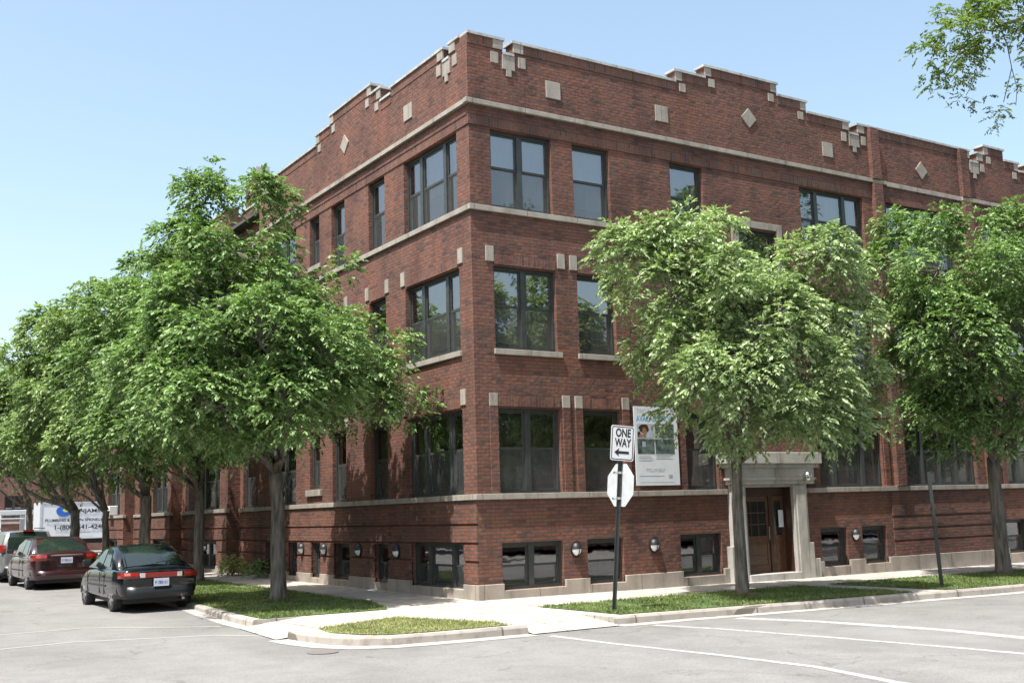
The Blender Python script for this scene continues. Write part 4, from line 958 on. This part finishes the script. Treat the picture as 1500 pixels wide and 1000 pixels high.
# shrubs against the left wall
def shrub(c, r, h, mat, label, n=900):
    t = thing('shrub', label, 'plant', (c[0], c[1], G(*c)))
    leaves('foliage', [((0, 0, h*.55), r), ((r*.4, r*.3, h*.4), r*.7), ((-r*.3, -r*.4, h*.35), r*.7)], mat, t, 1.0, 1.0, (.15, .3), 8, .5)
    bm = NB()
    for k in range(6): tube(bm, wig((0, 0, -.02), (random.uniform(-r, r)*.6, random.uniform(-r, r)*.6, h*.8), 3, .05), [.015, .012, .009, .005], 5)
    obj('stem', bm, M['bark'], t)
shrub((-.35, 14.3), .32, .7, M['shrub'], 'bright yellow green spiky shrub beside the left wall')
shrub((-.25, 12.3), .22, .4, M['leafB'], 'low dark green shrub at the foot of the left wall')

# ------------------------------------------------------------------ vehicles
def car(name, label, loc, rz, paint, L, W, H, belt, wb, deck, hood, roofy, wr_=.31, kind='sedan', lowtrim=None, group='cars parked along the kerb'):
    """length axis +y (front), x width; rear at y=0"""
    t = thing(name, label, 'car', loc, rz, group)
    hw = W/2; z0 = .2
    # hull stations: (y, bottom, top, half width)
    st = [(0, .36, belt*.93, hw*.86), (.05, .30, deck*.985, hw*.93), (.22, .26, deck, hw*.975), (.7, .24, deck+.015, hw), (roofy[0]+.15, .22, belt, hw), (L*.45, .21, belt-.01, hw), (roofy[3]-.1, .22, belt-.02, hw), (L-.75, .24, hood, hw*.99), (L-.3, .27, hood-.07, hw*.95), (L-.06, .32, hood-.2, hw*.86), (L, .38, hood-.3, hw*.78)]
    bm = NB(); rows = []
    for y, zb, zt, w_ in st:
        h = zt-zb
        prof = [(.0, zt+.015), (w_*.55, zt+.008), (w_*.86, zt-.02), (w_*.965, zt-.09*min(1, h)), (w_, zt-.26), (w_*1.0, zb+.22), (w_*.97, zb+.08), (w_*.88, zb), (0, zb)]
        row = [bm.verts.new((x, y, z)) for x, z in prof] + [bm.verts.new((-x, y, z)) for x, z in prof[-2:0:-1]]
        rows.append(row)
    n = len(rows[0])
    for i in range(len(rows)-1):
        for k in range(n): bm.faces.new((rows[i][k], rows[i][(k+1) % n], rows[i+1][(k+1) % n], rows[i+1][k]))
    bm.faces.new(rows[0]); bm.faces.new(rows[-1][::-1])
    bmesh.ops.recalc_face_normals(bm, faces=bm.faces)
    ya = (L-wb)/2*.98; wy = (ya, ya+wb)
    body = obj('body', bm, paint, t, smooth=True)
    sb = body.modifiers.new('sub', 'SUBSURF'); sb.levels = sb.render_levels = 2
    cut = NB()
    for yy in wy:
        for sx in (-1, 1):
            lathe(cut, [(wr_+.045, -.16), (wr_+.045, .2)], (sx*(hw-.06), yy, wr_), 'x', 24)
    co = obj('cutter', cut, paint); bo = body.modifiers.new('cut', 'BOOLEAN'); bo.object = co; bo.solver = 'EXACT'
    dg = bpy.context.evaluated_depsgraph_get(); me = bpy.data.meshes.new_from_object(body.evaluated_get(dg)); body.modifiers.clear(); body.data = me; bpy.data.objects.remove(co)
    # greenhouse: belt rectangle to roof rectangle
    r0, r1, r2, r3 = roofy      # rear belt, rear roof, front roof, front belt
    wb_, wt = hw*.93, hw*.72
    bm = NB()
    yb = [r0, r0+(r1-r0)*.55, r1, (r1+r2)/2, r2, r2+(r3-r2)*.5, r3]; zt = [belt-.03, belt+(H-belt)*.62, H-.025, H, H-.03, belt+(H-belt)*.55, belt-.04]
    wt_ = [wb_*.92, wb_+(wt-wb_)*.62, wt, wt*1.02, wt, wb_+(wt-wb_)*.5, wb_*.93]
    rows = []
    for y, z, ww in zip(yb, zt, wt_):
        f = max(0.0, (z-belt)/(H-belt))
        rows.append([bm.verts.new(p) for p in ((-wb_, y, belt-.06), (-(wb_+(wt-wb_)*f*.5)*1.0, y, belt-.05+(z-belt+.05)*.5), (-ww, y, z-.02), (-ww*.8, y, z), (0, y, z+.015), (ww*.8, y, z), (ww, y, z-.02), ((wb_+(wt-wb_)*f*.5), y, belt-.05+(z-belt+.05)*.5), (wb_, y, belt-.06))])
    for i in range(len(rows)-1):
        for k in range(8): bm.faces.new((rows[i][k], rows[i+1][k], rows[i+1][k+1], rows[i][k+1]))
    bm.faces.new(rows[0]); bm.faces.new(rows[-1][::-1])
    cab = obj('cabin', bm, paint, t, smooth=True)
    # glass: project panels on the cabin surface, 6 mm proud
    def surf_side(y, f, sx, off=.008):
        # f 0 belt..1 roof edge at station y
        for i in range(len(yb)-1):
            if yb[i] <= y <= yb[i+1]:
                q = (y-yb[i])/(yb[i+1]-yb[i]); A = [rows_co[i][k].lerp(rows_co[i+1][k], q) for k in range(9)]
                pts = A[0:3] if sx < 0 else A[8:5:-1]
                g = f*2; p = pts[0].lerp(pts[1], g) if g <= 1 else pts[1].lerp(pts[2], g-1)
                return p + Vector((sx*off, 0, off*.4))
    rows_co = []
    me = cab.data
    for i in range(len(rows_co) or 7): rows_co.append([me.vertices[i*9+k].co.copy() for k in range(9)])
    gl = NB()
    def side_panel(y0b, y1b, y0t, y1t, sx):
        N_ = 4; prev = None
        for q in range(N_+1):
            f = .12+.76*q/N_; ya_, yb2 = y0b+(y0t-y0b)*q/N_, y1b+(y1t-y1b)*q/N_
            a, b = gl.verts.new(surf_side(ya_, f, sx)), gl.verts.new(surf_side(yb2, f, sx))
            if prev: gl.faces.new((prev[0], prev[1], b, a))
            prev = (a, b)
    mid = (r1+r2)/2+.02; 
    for sx in (-1, 1):
        qa = r0+(r1-r0)*.62; side_panel(qa+.1, mid-.04, max(r1+.05, qa+.2), mid-.04, sx)
        side_panel(mid+.04, r2+(r3-r2)*.62, mid+.04, r2-.02, sx)
        if kind == 'suv': side_panel(r1+.12, r1+.62, r1+.15, r1+.62, sx)
    # rear and front screens
    def end_panel(ia, ib, sgn, e0=.06, e1=.94):
        prev = None
        for q in range(5):
            f = e0+(e1-e0)*q/4; ii = ia if (f < .5) == (True) else ia+(1 if sgn > 0 else -1)
            seq = [ia, ia+sgn, ia+2*sgn]; g = f*2; A, Bv, gg = (seq[0], seq[1], g) if g <= 1 else (seq[1], seq[2], g-1)
            pl = rows_co[A][2].lerp(rows_co[Bv][2], gg); prr = rows_co[A][6].lerp(rows_co[Bv][6], gg); pc = rows_co[A][4].lerp(rows_co[Bv][4], gg)
            out = Vector((0, -.012*sgn, .010))
            row = [gl.verts.new(p+out) for p in (pl.lerp(prr, .07), pl.lerp(prr, .25).lerp(pc, .12)+Vector((0, 0, .012)), pc+Vector((0, 0, .006)), pl.lerp(prr, .75).lerp(pc, .12)+Vector((0, 0, .012)), pl.lerp(prr, .93))]
            if prev:
                for k in range(4): gl.faces.new((prev[k], prev[k+1], row[k+1], row[k]))
            prev = row
    end_panel(0, 2, 1); end_panel(6, 4, -1)
    obj('window_glass', gl, M['carglass'], t, smooth=True)
    # wheels
    for yy in wy:
        for sx in (-1, 1):
            bm = NB(); lathe(bm, [(wr_*.62, -.09), (wr_*.93, -.1), (wr_, -.06), (wr_, .06), (wr_*.93, .1), (wr_*.62, .09)], (sx*(hw-.12), yy, wr_), 'x', 28); tw_ = obj('tyre', bm, M['tyre'], None, smooth=False)
            bm = NB(); lathe(bm, [(wr_*.66, .02*sx), (wr_*.66, .075*sx), (wr_*.6, .085*sx)], (sx*(hw-.12), yy, wr_), 'x', 28)
            for k in range(7):
                a = 6.283*k/7; c_ = Vector((sx*(hw-.12)+sx*.092, yy, wr_)); d = Vector((0, math.cos(a), math.sin(a))); e = Vector((0, -math.sin(a), math.cos(a)))
                prism(bm, lambda s, o, z: c_ + d*s + e*z + Vector((sx*o, 0, 0)), [(.03, -.03), (wr_*.6, -.02), (wr_*.6, .02), (.03, .03)], 0, .012)
            rm_ = obj('rim', bm, M['rim'], None)
            wh = bpy.data.objects.new('wheel', None); COL.objects.link(wh); wh.parent = t; tw_.parent = wh; rm_.parent = wh
    # bumpers and trim
    def rbumper(name, y, z0_, z1_, w_, mat_, sgn):
        bm = NB(); pr_ = []
        for k in range(11):
            x = -w_+2*w_*k/10; q = 1-(abs(x)/w_)**4; yy = y - sgn*(.07*q) + sgn*(.35*(1 if abs(x) > w_*.99 else 0))
            pr_.append([bm.verts.new((x, yy, z)) for z in (z0_, (z0_+z1_)/2, z1_)] + [bm.verts.new((x*.97, yy+sgn*.12, z)) for z in (z1_+.01, z0_)])
            pr_[-1][1].co.y -= sgn*.025
        for i in range(10):
            for k in range(5): bm.faces.new((pr_[i][k], pr_[i][(k+1) % 5], pr_[i+1][(k+1) % 5], pr_[i+1][k]))
        bm.faces.new(pr_[0]); bm.faces.new(pr_[-1]); obj(name, bm, mat_, t, smooth=True)
    rbumper('rear_bumper', .02, .28, .52, hw*.985, lowtrim or paint, 1); rbumper('front_bumper', L-.02, .28, .52, hw*.95, lowtrim or paint, -1)
    # plate
    bm = NB(); pz = deck-.24 if kind != 'hatch' else .60
    box(bm, FI, -.155, .155, -.075, -.06, pz-.08, pz+.08); pl_ = obj('licence_plate', bm, M['plate'], t, recalc=False)
    text('lettering', 'P 780 61', .09, mat_face((0, -.077, pz-.005), (1, 0, 0), (0, 0, 1)), M['plateink'], pl_, .001, width=.25)
    # exhaust
    bm = NB(); tube(bm, [(hw*.55, -.06, .25), (hw*.55, .4, .25)], [.03, .03]); obj('exhaust', bm, M['steel'], t)
    # mirrors, handles, door seams
    for sx in (-1, 1):
        bm = NB(); my = r3-.45; box(bm, FI, sx*(hw-.02), sx*(hw+.17), my, my+.09, belt-.0, belt+.13); obj('mirror', bm, lowtrim or paint, t, recalc=False, bevel=.03)
    bm = NB()
    for sx in (-1, 1):
        for yy in ((mid-.0), r2+(r3-r2)*.85, r1+.0):
            box(bm, FI, sx*(hw-.01), sx*(hw+.003), yy, yy+.012, .33, belt-.12)
        box(bm, FI, sx*(hw-.01), sx*(hw+.012), wy[0]+wr_+.1, wy[1]-wr_-.1, .50, .54)
        for yy in (mid-.22, r1+.05+.0): box(bm, FI, sx*(hw-.01), sx*(hw+.018), yy, yy+.14, belt-.22, belt-.19)
    islands('door_trim', bm, M['plastic'], t)
    bm = NB(); box(bm, FI, -hw*.8, hw*.8, .3, L-.3, .17, .3); obj('underbody', bm, M['black'], t, recalc=False)
    return t, hw
def wrap_lamp(t, name, hw, xin, xout, y, z0, z1, mat, side=1, wrapd=.22):
    bm = NB(); s = side
    P = [(s*xin, y-.045), (s*(xin+(xout-xin)*.6), y-.035), (s*xout, y+.02), (s*(hw*.955), y+.09), (s*(hw*.985), y+wrapd)]
    a = [bm.verts.new((x, yy, z0)) for x, yy in P]; m_ = [bm.verts.new((x*1.0, yy-.02, (z0+z1)/2)) for x, yy in P]; b = [bm.verts.new((x, yy+.015, z1)) for x, yy in P]
    back = [bm.verts.new((s*xin, y+wrapd, z0)), bm.verts.new((s*xin, y+wrapd, z1))]
    for i in range(4): bm.faces.new((a[i], a[i+1], m_[i+1], m_[i])); bm.faces.new((m_[i], m_[i+1], b[i+1], b[i]))
    bm.faces.new(b + [back[1]]); bm.faces.new(a + [back[0]])
    obj(name, bm, mat, t)
cy = 3.95
tA, hA = car('hatchback', 'dark green older hatchback with red taillight bar, nearest the corner kerb', (-5.38, cy, RD(-5.4, 5)-.005), 0, M['carA'], 4.2, 1.66, 1.35, .92, 2.52, .90, .79, (.50, 1.38, 2.2, 3.1), .30, 'hatch', M['plastic'])
for s in (-1, 1):
    wrap_lamp(tA, 'taillight', hA, .46, .74, -.01, .695, .81, M['redlamp'], s, .26)
bm = NB(); box(bm, FI, -.34, .34, -.055, 0, .70, .80); obj('reflector_bar', bm, M['redlamp'], tA, recalc=False, bevel=.01)
bm = NB(); [box(bm, FI, s*.38-.05, s*.38+.05, -.062, 0, .705, .795) for s in (-1, 1)]; obj('reversing_light', bm, M['clearlamp'], tA, recalc=False)
bm = NB(); tube(bm, [(-.1, -.01, 1.0), (.25, .06, 1.04)], [.01, .008]); obj('rear_wiper', bm, M['black'], tA)
tB, hB = car('sedan', 'maroon sedan parked between the hatchback and the silver wagon, brake light catching the sun', (-5.35, 13.7, RD(-5.4, 15)), 0, M['carB'], 4.75, 1.82, 1.44, .97, 2.78, 1.04, .86, (.55, 1.45, 2.6, 3.6), .33, 'sedan')
for s in (-1, 1): wrap_lamp(tB, 'taillight', hB, .52, .80, .0, .80, .96, M['redlamp'], s, .34)
bm = NB(); box(bm, FI, -.42, .42, -.075, 0, .93, .965); obj('trim_bar', bm, M['chrome'], tB, recalc=False)
tC, hC = car('station_wagon', 'silver white sport utility wagon with a high red brake light, ahead of the maroon sedan', (-5.4, 19.4, RD(-5.4, 20)), 0, M['carC'], 4.6, 1.76, 1.64, 1.02, 2.65, 1.0, .96, (.04, .28, 2.6, 3.3), .34, 'suv', M['plastic'])
for s in (-1, 1): wrap_lamp(tC, 'taillight', hC, .70, .82, .0, .95, 1.2, M['redlamp'], s, .12)
bm = NB(); box(bm, FI, -.16, .16, .16, .26, 1.60, 1.66); obj('high_brake_light', bm, M['redlamp'], tC, recalc=False)
bm = NB()
for s in (-1, 1): tube(bm, [(s*.55, .5, 1.70), (s*.55, 2.4, 1.71)], [.015, .015]); 
obj('roof_rack', bm, M['black'], tC)
tD, hD = car('sedan', 'white car at the far left edge, farthest in the row of parked cars', (-5.5, 24.8, RD(-5.4, 20)), 0, M['carD'], 4.5, 1.75, 1.5, .98, 2.65, 1.0, .9, (.4, 1.2, 2.5, 3.4), .32, 'sedan')
for s in (-1, 1): wrap_lamp(tD, 'taillight', hD, .6, .78, .0, .82, .95, M['redlamp'], s, .25)
# box truck standing across the end of the block
def box_truck():
    x0, x1, y = 1.95, 6.3, 60.0; g = G(0, 20)
    t = thing('box_truck', 'white plumbing box truck with a blue globe logo standing beyond the trees', 'truck', (x0, y, g)); t.location = (0, 0, 0)
    bm = NB(); box(bm, FI, x0, x1, y, y+2.3, -1.25, 1.2); bd = obj('cargo_box', bm, M['truckwhite'], t, recalc=False, bevel=.05)
    bm = NB(); box(bm, FI, x0-.02, x0+.12, y-.03, y+2.33, -1.25, 1.22); box(bm, FI, x0, x1, y-.03, y, 1.12, 1.22); obj('corner_trim', bm, M['signback'], bd, recalc=False)
    bm = NB(); prism(bm, lambda s, o, z: Vector((s, y+.1+o, z)), [(x1+.05, g+.4), (x1+1.9, g+.4), (x1+1.9, g+1.25), (x1+1.2, g+1.4), (x1+.8, g+2.2), (x1+.05, g+2.3)], 0, 2.0); cb = obj('cab', bm, M['truckwhite'], t, bevel=.06)
    bm = NB(); prism(bm, lambda s, o, z: Vector((s, y+.09+o, z)), [(x1+.3, g+1.4), (x1+1.1, g+1.4), (x1+.75, g+2.05), (x1+.3, g+2.1)], 0, .02); obj('window_glass', bm, M['carglass'], cb)
    for wx in (x0+.8, x1+1.0):
        bm = NB(); lathe(bm, [(.2, -.1), (.42, -.12), (.42, .12), (.2, .1)], (wx, y+.2, g+.42), 'y', 20); obj('wheel', bm, M['tyre'], t)
    bm = NB(); box(bm, FI, x0, x1+1, y+.5, y+1.8, g+.5, -1.25); obj('chassis', bm, M['black'], t, recalc=False)
    FY = lambda s, o, z: Vector((s, y-.035-o, z)); up = (0, 0, 1); rt = (1, 0, 0)
    bm = NB(); disc(bm, FY, 3.45, .62, .50, .36, .0, 28); obj('logo', bm, M['logoblue'], bd)
    bm = NB(); disc(bm, FY, 3.55, .66, .2, .12, .01, 20); disc(bm, FY, 3.72, .80, .28, .12, .012, 20); obj('logo_swirl', bm, M['logogreen'], bd)
    text('lettering', 'BENJAMIN', .34, mat_face(FY(4.98, .002, .60), rt, up), M['ink'], bd, .002, width=2.1, bold=.008)
    text('lettering', 'PLUMBING & LAWN SPRINKLERS', .26, mat_face(FY(4.25, .002, .0), rt, up), M['ink'], bd, .002, width=3.95, bold=.006)
    text('lettering', '1-(800) 541-4240', .40, mat_face(FY(4.45, .002, -.47), rt, up), M['ink'], bd, .002, width=3.2, bold=.01)
    bm = NB(); box(bm, FY, 4.2, 5.2, 0, .003, -.83, -.81); obj('small_print', bm, M['ink'], bd, recalc=False)
box_truck()
def rack_truck():
    y = 56.0; g = G(0, 20)
    t = thing('utility_truck', 'white utility truck with an overhead ladder rack at the left edge behind the parked cars', 'truck', (0, y, g)); t.location = (0, 0, 0)
    Dp = depth_of(0, y)
    bm = NB(); box(bm, FI, -4.2, .72, y-.9, y+1.1, .40, .68); bt = obj('rack_deck', bm, M['signback'], t, recalc=False, bevel=.03)
    bm = NB(); box(bm, FI, -4.2, .2, y-.92, y-.86, .14, .2)
    for px in (-3.9, -1.45, .25): box(bm, FI, px, px+.33, y-.9, y-.7, g+1, .4); box(bm, FI, px, px+.33, y+.9, y+1.1, g+1, .4)
    obj('rack_post', bm, M['truckwhite'], t, recalc=False)
    bm = NB(); box(bm, FI, -4.3, .75, y-.95, y+1.1, g+.45, g+1.05); obj('body', bm, M['truckwhite'], t, recalc=False, bevel=.05)
    bm = NB(); box(bm, FI, -2.6, -1.7, y-.8, y+.4, g+1.05, g+1.5); obj('cable_drum', bm, M['amber'], t, recalc=False, bevel=.1)
    for wx in (-3.4, -.3):
        bm = NB(); lathe(bm, [(.2, -.1), (.42, -.12), (.42, .12), (.2, .1)], (wx, y-.85, g+.42), 'y', 20); obj('wheel', bm, M['tyre'], t)
rack_truck()

# ------------------------------------------------------------------ buildings beyond and across the street
def plain_block(name, label, F, s0, s1, z0, z1, sp, depth, mat, ww=1.3, extra=None):
    t = thing(name, label, 'building', (0, 0, 0))
    bm = NB(); ops = []; x = s0+1.0
    while x+ww < s1-.5:
        for z in (0.2, 3.3, 6.4): ops.append((x, x+ww, z, z+1.75))
        x += sp
    wall_sheet(bm, F, s0, s1, z0, z1, ops)
    nout = F(0, 1, 0)-F(0, 0, 0); ns = F(1, 0, 0)-F(0, 0, 0)
    quad(bm, [F(s0, 0, z0), F(s0, -depth, z0), F(s0, -depth, z1), F(s0, 0, z1)], -ns); quad(bm, [F(s1, 0, z0), F(s1, -depth, z0), F(s1, -depth, z1), F(s1, 0, z1)], ns)
    quad(bm, [F(s0, -depth, z0), F(s1, -depth, z0), F(s1, -depth, z1), F(s0, -depth, z1)], -nout)
    obj('wall', bm, mat, t, recalc=False)
    bm = NB(); box(bm, F, s0-.1, s1+.1, -depth, .1, z1, z1+.12); box(bm, F, s0-.0, s1+.0, -.05, .06, z0+2.1, z0+2.25); obj('coping', bm, M['coping'], t, recalc=False)
    bm = NB(); box(bm, F, s0+.3, s1-.3, -depth+.3, -.5, z0, z1-.3); obj('interior', bm, M['dark'], t, recalc=False)
    for o_ in ops: window(t, F, *o_, 2, screens=False, blind=.5)
    return t
plain_block('apartment_building', 'distant brick block tinted pinkish for haze, seen over the plumbing truck', lambda s, o, z: Vector((s, 70-o, z)), -3, 19, -2.2, 9.5, 3.2, 12, M['brick2'])

def copy_tree(src, loc, label, rz):
    r = src.copy(); COL.objects.link(r); r.location = loc; r.rotation_euler = (0, 0, rz); r['label'] = label; r['group'] = 'trees across the street'
    for ch in src.children:
        c = ch.copy(); COL.objects.link(c); c.parent = r
ashes = [o for o in COL.objects if o.name.startswith('ash_tree')]
for i, (x, y) in enumerate(((9, -21), (29, -18.5), (36, -18.5), (-15.5, 8), (-15.5, 17), (-15.5, 27), (-15.5, 38))):
    copy_tree(ashes[i % 3], (x, y, -2.15), 'leafy street tree on the far side of the road behind the viewer' if y < 0 else 'leafy street tree on the far side of the left street', i*1.7)
plain_block('apartment_building', 'brick block across the right hand street, facing the corner building', lambda s, o, z: Vector((s, -25+o, z)), 2, 48, -2.2, 7.5, 3.4, 12, M['brick2'])
plain_block('apartment_building', 'brick block across the left street, facing the parked cars', lambda s, o, z: Vector((-21+o, s, z)), -4, 60, -2.2, 8.0, 3.6, 12, M['brick2'])
